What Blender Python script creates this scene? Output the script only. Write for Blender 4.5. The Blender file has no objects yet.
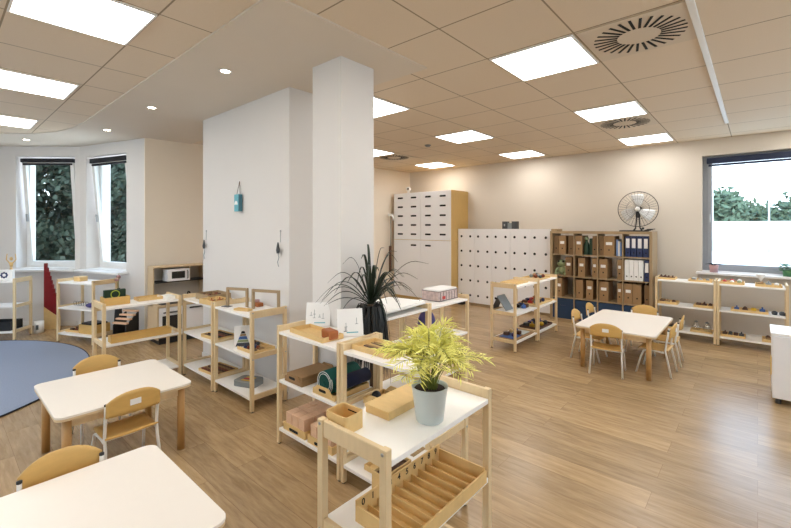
import bpy, bmesh, math, random
from mathutils import Vector, Matrix
S = bpy.context.scene
COL = S.collection
PI = math.pi
R = math.radians
random.seed(7)

# ------------------------------------------------------------ render look
S.view_settings.view_transform = 'Standard'
S.view_settings.look = 'None'
S.view_settings.gamma = 1
S.view_settings.exposure = 0.37
S.view_settings.use_curve_mapping = False
S.cycles.use_denoising = True
S.cycles.max_bounces = 8
S.cycles.diffuse_bounces = 5
S.cycles.glossy_bounces = 3
S.cycles.transparent_max_bounces = 16
S.cycles.sample_clamp_indirect = 6
S.cycles.caustics_reflective = False
S.cycles.caustics_refractive = False

# ------------------------------------------------------------ materials
def lin(c):
    f = lambda v: v / 12.92 if v <= .04045 else ((v + .055) / 1.055) ** 2.4
    return tuple(f(v / 255) for v in c) + (1,)

def mat(name, rgb, rough=.5, metal=0, noise=0, scale=20, spec=.5, stretch=(1, 1, 1), bump=0):
    m = bpy.data.materials.new(name); m.use_nodes = True
    nt = m.node_tree; b = nt.nodes['Principled BSDF']
    b.inputs['Roughness'].default_value = rough
    b.inputs['Metallic'].default_value = metal
    b.inputs['Specular IOR Level'].default_value = spec
    c = lin(rgb)
    tc = nt.nodes.new('ShaderNodeTexCoord'); mp = nt.nodes.new('ShaderNodeMapping')
    mp.inputs['Scale'].default_value = stretch
    n = nt.nodes.new('ShaderNodeTexNoise'); n.inputs['Scale'].default_value = scale; n.inputs['Detail'].default_value = 4
    nt.links.new(tc.outputs['Object'], mp.inputs['Vector']); nt.links.new(mp.outputs['Vector'], n.inputs['Vector'])
    mx = nt.nodes.new('ShaderNodeMix'); mx.data_type = 'RGBA'
    k = noise
    mx.inputs[6].default_value = tuple(max(0, v * (1 - k)) for v in c[:3]) + (1,)
    mx.inputs[7].default_value = tuple(min(1, v * (1 + k)) for v in c[:3]) + (1,)
    nt.links.new(n.outputs['Fac'], mx.inputs[0]); nt.links.new(mx.outputs[2], b.inputs['Base Color'])
    if bump:
        bp = nt.nodes.new('ShaderNodeBump'); bp.inputs['Strength'].default_value = bump; bp.inputs['Distance'].default_value = .004
        nt.links.new(n.outputs['Fac'], bp.inputs['Height']); nt.links.new(bp.outputs['Normal'], b.inputs['Normal'])
    return m

def emit(name, rgb, strength):
    m = bpy.data.materials.new(name); m.use_nodes = True
    nt = m.node_tree; nt.nodes.clear()
    e = nt.nodes.new('ShaderNodeEmission'); o = nt.nodes.new('ShaderNodeOutputMaterial')
    e.inputs[0].default_value = lin(rgb); e.inputs[1].default_value = strength
    nt.links.new(e.outputs[0], o.inputs[0]); return m

def glass(name, refl=.03):
    m = bpy.data.materials.new(name); m.use_nodes = True
    nt = m.node_tree; nt.nodes.clear()
    t = nt.nodes.new('ShaderNodeBsdfTransparent'); g = nt.nodes.new('ShaderNodeBsdfGlossy')
    g.inputs['Roughness'].default_value = .02; t.inputs[0].default_value = (.93, .96, .96, 1)
    mx = nt.nodes.new('ShaderNodeMixShader'); o = nt.nodes.new('ShaderNodeOutputMaterial')
    mx.inputs[0].default_value = refl; nt.links.new(t.outputs[0], mx.inputs[1]); nt.links.new(g.outputs[0], mx.inputs[2])
    nt.links.new(mx.outputs[0], o.inputs[0]); return m

def floor_material():
    m = bpy.data.materials.new('oak_plank_floor'); m.use_nodes = True
    nt = m.node_tree; b = nt.nodes['Principled BSDF']; L = nt.links.new
    tc = nt.nodes.new('ShaderNodeTexCoord')
    br = nt.nodes.new('ShaderNodeTexBrick')
    br.offset = .37; br.inputs['Scale'].default_value = 1
    br.inputs['Brick Width'].default_value = 1.25; br.inputs['Row Height'].default_value = .185
    br.inputs['Mortar Size'].default_value = .0012; br.inputs['Mortar Smooth'].default_value = .3; br.inputs['Bias'].default_value = 0
    br.inputs['Color1'].default_value = (0, 0, 0, 1); br.inputs['Color2'].default_value = (1, 1, 1, 1); br.inputs['Mortar'].default_value = (.5, .5, .5, 1)
    L(tc.outputs['Object'], br.inputs['Vector'])
    mp = nt.nodes.new('ShaderNodeMapping'); mp.inputs['Scale'].default_value = (1.6, 12, 1)
    sc = nt.nodes.new('ShaderNodeVectorMath'); sc.operation = 'MULTIPLY_ADD'
    L(br.outputs['Color'], sc.inputs[0]); sc.inputs[1].default_value = (7, 3, 5); L(tc.outputs['Object'], sc.inputs[2])
    L(sc.outputs[0], mp.inputs['Vector'])
    n = nt.nodes.new('ShaderNodeTexNoise'); n.inputs['Scale'].default_value = 2.6; n.inputs['Detail'].default_value = 7; n.inputs['Roughness'].default_value = .62
    n.inputs['Distortion'].default_value = .4
    L(mp.outputs['Vector'], n.inputs['Vector'])
    ramp = nt.nodes.new('ShaderNodeValToRGB'); e = ramp.color_ramp.elements
    e[0].position = .28; e[0].color = lin((150, 123, 88)); e[1].position = .74; e[1].color = lin((192, 164, 124))
    L(n.outputs['Fac'], ramp.inputs[0])
    tone = nt.nodes.new('ShaderNodeMix'); tone.data_type = 'RGBA'; tone.blend_type = 'MULTIPLY'; tone.inputs[0].default_value = 1
    tr = nt.nodes.new('ShaderNodeValToRGB'); tr.color_ramp.elements[0].color = (.80, .79, .78, 1); tr.color_ramp.elements[1].color = (1.08, 1.07, 1.05, 1)
    L(br.outputs['Color'], tr.inputs[0]); L(ramp.outputs[0], tone.inputs[6]); L(tr.outputs[0], tone.inputs[7])
    dk = nt.nodes.new('ShaderNodeMix'); dk.data_type = 'RGBA'; dk.inputs[7].default_value = lin((132, 104, 74))
    L(br.outputs['Fac'], dk.inputs[0]); L(tone.outputs[2], dk.inputs[6]); L(dk.outputs[2], b.inputs['Base Color'])
    b.inputs['Roughness'].default_value = .27; b.inputs['Specular IOR Level'].default_value = .6
    bp = nt.nodes.new('ShaderNodeBump'); bp.inputs['Strength'].default_value = .10; bp.inputs['Distance'].default_value = .002
    L(n.outputs['Fac'], bp.inputs['Height']); L(bp.outputs['Normal'], b.inputs['Normal'])
    return m

def tile_material(name, pitch, ox, oy):
    m = bpy.data.materials.new(name); m.use_nodes = True
    nt = m.node_tree; b = nt.nodes['Principled BSDF']; L = nt.links.new
    tc = nt.nodes.new('ShaderNodeTexCoord'); mp = nt.nodes.new('ShaderNodeMapping')
    mp.inputs['Location'].default_value = (-ox / pitch + 100, -oy / pitch + 100, 0); mp.inputs['Scale'].default_value = (1 / pitch, 1 / pitch, 1)
    L(tc.outputs['Object'], mp.inputs['Vector'])
    sp = nt.nodes.new('ShaderNodeSeparateXYZ'); L(mp.outputs['Vector'], sp.inputs[0])
    outs = []
    for a in ('X', 'Y'):
        fr = nt.nodes.new('ShaderNodeMath'); fr.operation = 'FRACT'; L(sp.outputs[a], fr.inputs[0])
        pg = nt.nodes.new('ShaderNodeMath'); pg.operation = 'PINGPONG'; pg.inputs[1].default_value = .5; L(fr.outputs[0], pg.inputs[0])
        lt = nt.nodes.new('ShaderNodeMath'); lt.operation = 'LESS_THAN'; lt.inputs[1].default_value = .0085; L(pg.outputs[0], lt.inputs[0])
        outs.append(lt)
    mxm = nt.nodes.new('ShaderNodeMath'); mxm.operation = 'MAXIMUM'; L(outs[0].outputs[0], mxm.inputs[0]); L(outs[1].outputs[0], mxm.inputs[1])
    n = nt.nodes.new('ShaderNodeTexNoise'); n.inputs['Scale'].default_value = 160; L(tc.outputs['Object'], n.inputs['Vector'])
    base = nt.nodes.new('ShaderNodeMix'); base.data_type = 'RGBA'
    base.inputs[6].default_value = lin((214, 198, 176)); base.inputs[7].default_value = lin((224, 209, 188)); L(n.outputs['Fac'], base.inputs[0])
    mx = nt.nodes.new('ShaderNodeMix'); mx.data_type = 'RGBA'; mx.inputs[7].default_value = lin((150, 134, 112))
    L(mxm.outputs[0], mx.inputs[0]); L(base.outputs[2], mx.inputs[6]); L(mx.outputs[2], b.inputs['Base Color'])
    b.inputs['Roughness'].default_value = .85
    return m

M = dict(
    floor=floor_material(),
    tile=tile_material('ceiling_tile', .625, -1.525, 2.77),
    tile_left=tile_material('ceiling_tile_bay', .612, -3.28, .285),
    plaster=mat('soffit_plaster', (214, 204, 190), .8, noise=.02, scale=3),
    wall=mat('wall_paint', (212, 203, 190), .75, noise=.02, scale=3),
    lit_wall=mat('lit_wall_paint', (236, 224, 206), .75, noise=.02, scale=3),  # wall colour lightened to stand in for light on the dim kitchen side
    white_wall=mat('white_wall_paint', (222, 219, 216), .7, noise=.015, scale=3),
    skirting=mat('skirting_white', (226, 224, 220), .5),
    birch=mat('birch_wood', (224, 200, 158), .5, noise=.1, scale=3, stretch=(14, 14, 3)),
    pine=mat('pine_tray_wood', (220, 186, 126), .5, noise=.12, scale=4, stretch=(5, 14, 5)),
    honey=mat('honey_plywood', (212, 172, 100), .45, noise=.1, scale=4, stretch=(4, 4, 14)),
    beech=mat('beech_leg', (186, 144, 88), .45, noise=.1, scale=4, stretch=(14, 14, 3)),
    oak=mat('oak_veneer', (162, 138, 104), .5, noise=.12, scale=3, stretch=(10, 10, 2)),
    yellow_oak=mat('cabinet_side_wood', (202, 168, 104), .5, noise=.1, scale=3, stretch=(10, 10, 2)),
    white=mat('white_laminate', (246, 244, 240), .35, noise=.01),
    warm_white=mat('warm_white_top', (240, 233, 223), .3, noise=.01),
    lacquer=mat('white_lacquer', (238, 238, 240), .4, noise=.01),
    tube=mat('white_powder_coat', (232, 230, 224), .35),
    black=mat('black_plastic', (24, 24, 26), .45),
    dark=mat('dark_recess', (12, 12, 13), .8),
    dark_grey=mat('dark_grey', (66, 70, 74), .5, noise=.05),
    grey=mat('grey_plastic', (132, 140, 143), .5, noise=.03),
    screw=mat('screw_metal', (170, 172, 174), .3, metal=.8),
    kraft=mat('kraft_cardboard', (154, 122, 84), .8, noise=.06, scale=30),
    kraft_dark=mat('dark_kraft_cardboard', (124, 96, 64), .8, noise=.06, scale=30),  # second, darker kraft tone for some of the files
    brick=mat('pinkish_beech_blocks', (226, 188, 156), .6, noise=.12, scale=6, stretch=(2, 12, 12)),
    pink_print=mat('pink_patterned_fabric', (196, 176, 172), .9, noise=.55, scale=38),
    navy=mat('navy_cover', (28, 44, 88), .5),
    blue_box=mat('blue_fabric_box', (38, 62, 92), .8, noise=.06, scale=80),
    light_blue=mat('light_blue_folder', (118, 146, 198), .5),
    paper=mat('white_paper', (240, 240, 238), .7),
    teal=mat('teal_felt', (14, 78, 70), .9, noise=.1, scale=60),
    navy_felt=mat('navy_felt', (24, 30, 58), .9, noise=.1, scale=60),
    rug=mat('blue_grey_rug', (138, 150, 172), .95, noise=.16, scale=90, bump=.5),
    rug_edge=mat('dark_rug_binding', (38, 40, 54), .9),
    red=mat('dark_red_paint', (132, 12, 22), .45, noise=.04),
    bright_red=mat('red_item', (190, 48, 40), .5),
    orange=mat('orange_brown_block', (162, 92, 42), .55, noise=.15, scale=20),
    rust=mat('rust_brown', (120, 58, 34), .6, noise=.2, scale=20),
    brown=mat('dark_brown_wood', (88, 58, 40), .6, noise=.15, scale=12),
    yellow=mat('yellow_plastic', (220, 178, 48), .5),
    blue=mat('blue_item', (58, 96, 160), .5),
    purple=mat('purple_cloth', (78, 72, 128), .8, noise=.1),
    green=mat('green_item', (28, 56, 38), .6, noise=.1),
    lime=mat('lime_ring', (172, 196, 60), .5),
    frog=mat('pale_green_plush', (150, 162, 122), .95, noise=.1, scale=60),
    pot=mat('pale_grey_blue_pot', (196, 204, 202), .4),
    pink_pot=mat('dusty_pink_pot', (176, 140, 140), .6),
    soil=mat('soil', (42, 30, 24), .95, noise=.3, scale=60),
    fern=mat('lime_fern_leaf', (234, 230, 128), .5, noise=.22, scale=14),
    fern_stem=mat('fern_stem', (120, 128, 50), .6),
    dracaena=mat('dark_strap_leaf', (32, 46, 33), .4, noise=.3, scale=8),
    dry_leaf=mat('dark_drooping_leaf', (22, 26, 26), .5, noise=.3, scale=8),
    trunk=mat('plant_trunk', (96, 78, 60), .8, noise=.2),
    sill_plant=mat('mid_green_leaf', (60, 110, 66), .6, noise=.2),
    teal_bag=mat('sky_blue_gift_bag', (104, 178, 194), .5),
    teal_bag_side=mat('bag_side_blue', (70, 118, 134), .6),
    steel=mat('brushed_steel', (168, 168, 166), .35, metal=.9),
    chrome=mat('chrome', (210, 210, 212), .15, metal=1),
    fan_blade=mat('silver_blade', (226, 228, 228), .3, metal=.2),
    mw_glass=mat('oven_glass', (48, 48, 46), .15),
    kitchen_wood=mat('kitchen_birch', (208, 184, 148), .5, noise=.06, scale=3, stretch=(2, 2, 10)),
    kitchen_back=mat('kitchen_backsplash', (196, 188, 176), .5),
    frame_grey=mat('grey_window_frame', (150, 154, 160), .4),
    frame_white=mat('white_window_frame', (230, 230, 228), .4),
    blind=mat('black_roller_blind', (20, 21, 28), .7),
    blind_navy=mat('navy_roller_blind', (30, 40, 66), .7),
    sill=mat('white_sill', (232, 230, 228), .4),
    pane=glass('window_glass'),
    glassware=glass('glassware', .15),
    panel=emit('led_panel', (255, 251, 246), 9.3),
    spot=emit('downlight_lamp', (255, 238, 214), 25),
    diffuser_plate=mat('diffuser_plate', (208, 194, 174), .6),
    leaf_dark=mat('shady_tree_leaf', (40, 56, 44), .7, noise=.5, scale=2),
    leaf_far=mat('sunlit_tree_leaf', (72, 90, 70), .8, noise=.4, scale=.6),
    bark=mat('tree_bark', (84, 72, 60), .9, noise=.3),
    ground=mat('pale_ground', (206, 208, 204), .9, noise=.06, scale=.3),
    grass=mat('lawn_grass', (70, 90, 60), .9, noise=.3, scale=2),  # dull green base colour of the lawn
    concrete=mat('pale_concrete', (225, 224, 218), .9, noise=.05, scale=1),
    lamp_metal=mat('lamp_post_metal', (176, 180, 186), .5),
)

# ------------------------------------------------------------ mesh builder
class MB:
    def __init__(s): s.bm = bmesh.new()
    def _xf(s, vs, rot, loc):
        if rot is not None: bmesh.ops.transform(s.bm, matrix=rot, verts=vs)
        if loc is not None: bmesh.ops.translate(s.bm, vec=loc, verts=vs)
    def box(s, x0, x1, y0, y1, z0, z1, bev=0, rot=None, loc=None):
        vs = [s.bm.verts.new((x, y, z)) for x in (x0, x1) for y in (y0, y1) for z in (z0, z1)]
        F = [(0, 1, 3, 2), (4, 6, 7, 5), (0, 4, 5, 1), (2, 3, 7, 6), (0, 2, 6, 4), (1, 5, 7, 3)]
        fs = [s.bm.faces.new([vs[i] for i in f]) for f in F]
        if bev:
            es = list({e for f in fs for e in f.edges})
            r = bmesh.ops.bevel(s.bm, geom=es, offset=bev, segments=2, affect='EDGES', profile=.5)
            vs = list({v for f in r['faces'] for v in f.verts} | {v for v in vs if v.is_valid})
        s._xf(vs, rot, loc); return s
    def tube(s, pts, r, seg=8, r1=None, cap=True, closed=False):
        pts = [Vector(p) for p in pts]; n = len(pts); rings = []
        up = None
        for i, p in enumerate(pts):
            if closed: d = (pts[(i + 1) % n] - pts[i - 1])
            else: d = (pts[min(i + 1, n - 1)] - pts[max(i - 1, 0)])
            d.normalize()
            if up is None:
                up = Vector((0, 0, 1)) if abs(d.z) < .9 else Vector((1, 0, 0))
            a = d.cross(up).normalized(); b = a.cross(d).normalized(); up = b
            rr = r if r1 is None else r + (r1 - r) * i / (n - 1)
            rings.append([s.bm.verts.new(p + (a * math.cos(t) + b * math.sin(t)) * rr) for t in [2 * PI * k / seg for k in range(seg)]])
        for i in range(n if closed else n - 1):
            A_, B_ = rings[i], rings[(i + 1) % n]
            for k in range(seg):
                f = s.bm.faces.new((A_[k], A_[(k + 1) % seg], B_[(k + 1) % seg], B_[k])); f.smooth = True
        if cap and not closed:
            s.bm.faces.new(rings[0][::-1]); s.bm.faces.new(rings[-1])
        return s
    def lathe(s, prof, c=(0, 0, 0), seg=20, smooth=True, rot=None):
        rings = []; allv = []
        for r, z in prof:
            if r < 1e-5: ring = [s.bm.verts.new((0, 0, z))]
            else: ring = [s.bm.verts.new((r * math.cos(2 * PI * k / seg), r * math.sin(2 * PI * k / seg), z)) for k in range(seg)]
            rings.append(ring); allv += ring
        for A_, B_ in zip(rings, rings[1:]):
            for k in range(seg):
                if len(A_) == 1 and len(B_) == 1: continue
                if len(A_) == 1: f = s.bm.faces.new((A_[0], B_[(k + 1) % seg], B_[k]))
                elif len(B_) == 1: f = s.bm.faces.new((A_[k], A_[(k + 1) % seg], B_[0]))
                else: f = s.bm.faces.new((A_[k], A_[(k + 1) % seg], B_[(k + 1) % seg], B_[k]))
                f.smooth = smooth
        if len(rings[0]) > 1: s.bm.faces.new(rings[0][::-1])
        if len(rings[-1]) > 1: s.bm.faces.new(rings[-1])
        s._xf(allv, rot, Vector(c)); return s
    def cyl(s, p0, p1, r, seg=12, r1=None): return s.tube([p0, p1], r, seg, r1)
    def prism(s, poly, z0, z1, rot=None, loc=None):
        a = [s.bm.verts.new((x, y, z0)) for x, y in poly]; b = [s.bm.verts.new((x, y, z1)) for x, y in poly]
        n = len(poly)
        s.bm.faces.new(a[::-1]); s.bm.faces.new(b)
        for i in range(n): s.bm.faces.new((a[i], a[(i + 1) % n], b[(i + 1) % n], b[i]))
        s._xf(a + b, rot, loc); return s
    def ball(s, c, r, sc=(1, 1, 1), sub=2):
        o = bmesh.ops.create_icosphere(s.bm, subdivisions=sub, radius=1)
        for v in o['verts']:
            v.co = Vector((v.co.x * r * sc[0] + c[0], v.co.y * r * sc[1] + c[1], v.co.z * r * sc[2] + c[2]))
            for f in v.link_faces: f.smooth = True
        return s
    def build(s, name, m, parent=None):
        bmesh.ops.recalc_face_normals(s.bm, faces=s.bm.faces)
        me = bpy.data.meshes.new(name); s.bm.to_mesh(me); s.bm.free()
        me.materials.append(M[m]); o = bpy.data.objects.new(name, me); COL.objects.link(o)
        if parent is not None: o.parent = parent
        return o

def thing(name, label, cat, loc=(0, 0, 0), rz=0, group=None, kind=None):
    o = bpy.data.objects.new(name, None); COL.objects.link(o); o.empty_display_size = .05
    o.location = loc; o.rotation_euler = (0, 0, rz); o['label'] = label; o['category'] = cat
    if group: o['group'] = group
    if kind: o['kind'] = kind
    return o
def tag(o, label, cat, group=None, loc=None, rz=None):
    o['label'] = label; o['category'] = cat
    if group: o['group'] = group
    if loc is not None: o.location = loc
    if rz is not None: o.rotation_euler = (0, 0, rz)
    return o
def struct(o): o['kind'] = 'structure'; return o
def dup(root, loc, rz=None, label=None, group=None):
    kids = [(c, list(c.children)) for c in root.children]
    r = root.copy(); COL.objects.link(r); r.location = loc
    if rz is not None: r.rotation_euler = (0, 0, rz)
    if label: r['label'] = label
    if group: r['group'] = group
    for ch, gs in kids:
        c = ch.copy(); COL.objects.link(c); c.parent = r
        for g_ in gs:
            d = g_.copy(); COL.objects.link(d); d.parent = c
    return r
def rx(a): return Matrix.Rotation(a, 4, 'X')
def ry(a): return Matrix.Rotation(a, 4, 'Y')
def rzm(a): return Matrix.Rotation(a, 4, 'Z')
def rrect(x0, x1, y0, y1, r, seg=6):
    P = []
    for cx, cy, a0 in ((x1 - r, y1 - r, 0), (x0 + r, y1 - r, PI / 2), (x0 + r, y0 + r, PI), (x1 - r, y0 + r, 1.5 * PI)):
        for k in range(seg + 1):
            a = a0 + k * PI / 2 / seg; P.append((cx + r * math.cos(a), cy + r * math.sin(a)))
    return P

CEIL = 2.807
WY = 7.45            # back wall
# ------------------------------------------------------------ camera
cam = bpy.data.cameras.new('camera'); co = bpy.data.objects.new('camera', cam); COL.objects.link(co)
co.location = (0, 0, 1.545); co.rotation_euler = (R(90), 0, R(41.46))
cam.sensor_width = 36; cam.lens = 410 / 791 * 36; cam.shift_y = -37.5 / 791; cam.clip_start = .05; cam.clip_end = 400
S.camera = co

# ------------------------------------------------------------ setting
P0 = (-8.85, .709); P1 = (-7.95, 1.54); P2 = (-6.47, 2.0); PL = (-9.6, -.35)
struct(MB().prism([(-10.4, -3.2), (2.9, -3.2), (2.9, WY + .2), (-6.6, WY + .2), (-6.7, 2.2), (-8.1, 1.75), (-9.05, .85), (-9.9, -.3), (-10.4, -1)], -.12, 0).build('floor', 'floor'))
# ceilings
struct(MB().prism([(-1.965, -3), (2.7, -3), (2.7, WY + .1), (-6.6, WY + .1), (-6.7, 2.6), (-1.965, 2.6)], CEIL, CEIL + .15).build('ceiling', 'tile'))
soff = [(-1.965, 1.212), (-1.965, 2.6), (-6.8, 2.6), (-6.8, 2.15), (-8.2, 1.75), (-9.1, .9), (-10.0, -.3), (-10.4, -1), (-10.4, -3), (-9.0, -3), (-8.6, -1.2), (-8.15, -.1), (-7.7, .58), (-7.3, .92), (-6.95, 1.10), (-6.5, 1.19), (-6.1, 1.212)]
struct(MB().prism(soff, CEIL - .012, CEIL + .15).build('ceiling', 'plaster'))
struct(MB().prism([(-10.4, -3), (-1.965, -3), (-1.965, 1.25), (-10.4, 1.25)], CEIL + .001, CEIL + .14).build('ceiling', 'tile_left'))

def wall(name, p, q, m='wall', holes=(), th=.3, z1=CEIL + .1):
    """wall from p to q, inner face on the line, thickness to the left of p->q"""
    d = Vector((q[0] - p[0], q[1] - p[1], 0)); L = d.length
    b = MB(); rot = rzm(math.atan2(d.y, d.x)); loc = Vector((p[0], p[1], 0))
    s = 0
    for a, c, z0, zz in holes:
        b.box(s, a, 0, th, 0, z1, 0, rot, loc)
        b.box(a, c, 0, th, 0, z0, 0, rot, loc); b.box(a, c, 0, th, zz, z1, 0, rot, loc)
        s = c
    b.box(s, L, 0, th, 0, z1, 0, rot, loc)
    return struct(b.build(name, m))
wall('wall_back', (-6.5, WY), (2.9, WY), holes=[(5.89, 8.3, .892, 2.572)])
wall('wall_left', (-6.46, 1.99), (-6.12, WY + .1), 'lit_wall')
wall('wall_bay_right', P1, P2, 'white_wall', holes=[(.165, 1.13, .885, 2.62)], th=.36)
wall('wall_bay_middle', P0, P1, 'white_wall', holes=[(.243, 1.148, .885, 2.64)], th=.36)
wall('wall_bay_left', PL, P0, 'white_wall')
wall('wall_far_left', (-9.6, -3), PL, 'white_wall')
wall('wall_front', (2.6, -3), (-9.6, -3), holes=[(4.1, 6.4, .9, 2.55), (6.9, 9.6, .9, 2.55)])  # openings added in the unseen front wall to let in fill daylight
wall('wall_right', (2.6, WY), (2.6, -3), holes=[(2.2, 4.6, .9, 2.5), (6.2, 8.6, .9, 2.5)])  # openings added in the unseen right wall for light
b = MB(); b.box(-4.90, -3.14, 2.12, 2.95, 0, CEIL + .05); struct(b.build('wall_partition', 'white_wall'))
b = MB(); b.box(-2.624, -2.286, 1.985, 2.325, 0, CEIL + .05); struct(b.build('wall_column', 'white_wall'))

def baseboard(name, p, q, m='skirting'):
    d = Vector((q[0] - p[0], q[1] - p[1], 0)); b = MB()
    b.box(0, d.length, -.014, -.0005, .0005, .07, .003, rzm(math.atan2(d.y, d.x)), Vector((p[0], p[1], 0)))
    return struct(b.build(name, m))
baseboard('baseboard_back', (-6.1, WY), (2.58, WY))
baseboard('baseboard_bay_right', (-7.92, 1.54), (-6.5, 1.985))
baseboard('baseboard_bay_middle', (-8.83, .72), (-7.97, 1.51))
baseboard('baseboard_partition', (-4.90, 2.12), (-3.14, 2.12))
baseboard('baseboard_column', (-2.624, 1.985), (-2.286, 1.985))

# trim rail on the ceiling
struct(MB().box(-.30, -.262, 0, 6.35, CEIL - .02, CEIL - .0005, .004).build('trim_1', 'frame_white'))

# ------------------------------------------------------------ windows
def window(n, p, q, s0, s1, z0, z1, fm, bm_, blind_h, tilt=0, depth=.2, sill_d=.16, split=None, blind_y=.06):
    d = Vector((q[0] - p[0], q[1] - p[1], 0)); rz = math.atan2(d.y, d.x)
    o = bpy.data.objects.new('window_%d' % n, None); COL.objects.link(o); o.location = (p[0], p[1], 0); o.rotation_euler = (0, 0, rz); struct(o)
    fw = .055
    def ring(b, a, c, z, zz, w, y0, y1, rot=None, loc=None):
        b.box(a, a + w, y0, y1, z, zz, .004, rot, loc); b.box(c - w, c, y0, y1, z, zz, .004, rot, loc)
        b.box(a + w, c - w, y0, y1, z, z + w, .004, rot, loc); b.box(a + w, c - w, y0, y1, zz - w, zz, .004, rot, loc)
    b = MB(); ring(b, s0, s1, z0, z1, fw, depth - .03, depth + .04); fr = b.build('window_frame', fm, o)
    cells = [(s0 + fw, s1 - fw)] if not split else [(s0 + fw, split - .03), (split + .03, s1 - fw)]
    if split:
        b = MB(); b.box(split - .03, split + .03, depth - .028, depth + .038, z0 + fw, z1 - fw); b.build('mullion', fm, o)
    for a, c in cells:
        rot = rx(tilt) if tilt else None
        zb = z0 + fw
        b = MB(); b2 = MB()
        H_ = z1 - fw - zb
        def put(bb, *bx):
            bb.box(*bx, .004 if bb is b else 0, rot, Vector((0, depth - .01, zb)))
        w = .055
        put(b, a, a + w, -.03, .02, 0, H_); put(b, c - w, c, -.03, .02, 0, H_)
        put(b, a + w, c - w, -.03, .02, 0, w); put(b, a + w, c - w, -.03, .02, H_ - w, H_)
        sash = b.build('sash', fm, o)
        put(b2, a + w - .004, c - w + .004, -.006, 0, w - .004, H_ - w + .004)
        b2.build('pane', 'pane', sash)
        hb = MB(); hb.box(a + .015, a + .04, -.055, -.03, H_ * .42, H_ * .42 + .12, .004, rot, Vector((0, depth - .01, zb)))
        hb.build('handle', 'screw', sash)
    b = MB(); b.box(s0 - .06, s1 + .06, -sill_d, -.001, z0 - .03, z0 + .0, .004)
    b.box(s0 + .002, s1 - .002, -.001, depth - .03, z0 + .0005, z0 + .012); b.build('window_sill', 'sill', o)
    if blind_h:
        b = MB(); b.box(s0 + .05, s1 - .05, blind_y, blind_y + .07, z1 - .03 - blind_h, z1 - .03, .006)
        b.box(s0 + .07, s1 - .07, blind_y + .02, blind_y + .05, z1 - .07 - blind_h, z1 - .04 - blind_h, .004)
        b.build('roller_blind', bm_, o)
    return o
window(1, P0, P1, .243, 1.148, .885, 2.64, 'frame_white', 'blind', .06, tilt=R(5), depth=.22, blind_y=.012)
window(2, P1, P2, .165, 1.13, .885, 2.62, 'frame_white', 'blind', .07, tilt=R(5), depth=.22, blind_y=.012)
window(3, (-6.5, WY), (2.9, WY), 5.89, 8.3, .892, 2.572, 'frame_grey', 'blind_navy', .08, depth=.14, split=7.4)
window(4, (2.6, WY), (2.6, -3), 2.2, 4.6, .9, 2.5, 'frame_grey', 'blind_navy', .08, depth=.14, split=3.4)  # unseen window, added for daylight from the right
window(5, (2.6, WY), (2.6, -3), 6.2, 8.6, .9, 2.5, 'frame_grey', 'blind_navy', .08, depth=.14, split=7.4)  # also out of view, added to light the room from this wall
window(6, (2.6, -3), (-9.6, -3), 4.1, 6.4, .9, 2.55, 'frame_grey', 'blind_navy', .08, depth=.14, split=5.2)  # unseen window behind the camera, added as cool fill
window(7, (2.6, -3), (-9.6, -3), 6.9, 9.6, .9, 2.55, 'frame_grey', 'blind_navy', .08, depth=.14, split=8.2)  # second unseen one there, added to brighten the partition side

# ------------------------------------------------------------ ceiling fixtures
def ceiling_panel(label):
    t = thing('ceiling_light', label, 'ceiling light', group='square light panels in the ceiling')
    h = .3; w = .012
    b = MB()
    b.box(-h, h, -h, -h + w, -.012, -.001); b.box(-h, h, h - w, h, -.012, -.001)
    b.box(-h, -h + w, -h + w, h - w, -.012, -.001); b.box(h - w, h, -h + w, h - w, -.012, -.001)
    b.build('frame', 'frame_white', t)
    MB().box(-h + w + .0005, h - w - .0005, -h + w + .0005, h - w - .0005, -.009, -.003).build('diffuser', 'panel', t)
    return t
def gx(i): return -1.525 + .625 * (i + .5)
def gy(j): return 2.77 + .625 * (j + .5)
LP = [((0, 0), 'square ceiling light panel beside the big round-slotted air outlet'),
      ((0, 3), 'square ceiling light panel touching the second slotted air outlet'),
      ((0, 6), 'square ceiling light panel nearest the fan and the right window'),
      ((-3, 0), 'ceiling light panel half hidden behind the white column, the larger of two'),
      ((-3, 3), 'ceiling light panel in the middle of the tiled ceiling above the lockers'),
      ((-3, 6), 'ceiling light panel closest to the wall above the white lockers'),
      ((-6, 3), 'ceiling light panel half hidden by the column, next to the farthest air outlet'),
      ((-6, 6), 'small far ceiling light panel above the tall white cabinet')]
p0 = ceiling_panel(LP[0][1])
for k, ((i, j), lb) in enumerate(LP):
    if k == 0: p0.location = (gx(i), gy(j), CEIL)
    else: dup(p0, (gx(i), gy(j), CEIL), 0, lb)
for (x, y, z, lb) in [(-2.975, .59, CEIL, 'largest and nearest ceiling light panel, at top left over the front tables'),
                   (-4.82, .57, CEIL, 'second ceiling light panel from the front on the left, over the blue rug side'),
                   (-6.69, .54, CEIL, 'smallest ceiling light panel on the left, nearest the bay windows')]:
    dup(p0, (x, y, z), 0, lb)
for (x, y) in [(gx(3), gy(0)), (gx(3), gy(3)), (gx(3), gy(6)), (gx(0), gy(-3)), (gx(3), gy(-3)), (gx(0), gy(-7)), (-3.03, -1.25), (-4.85, -1.27), (-6.69, -1.3)]:  # unseen panels carry the ceiling grid on and add fill light
    dup(p0, (x, y, CEIL), 0, 'square ceiling light panel behind or beside the viewpoint, outside the photo')

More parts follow.
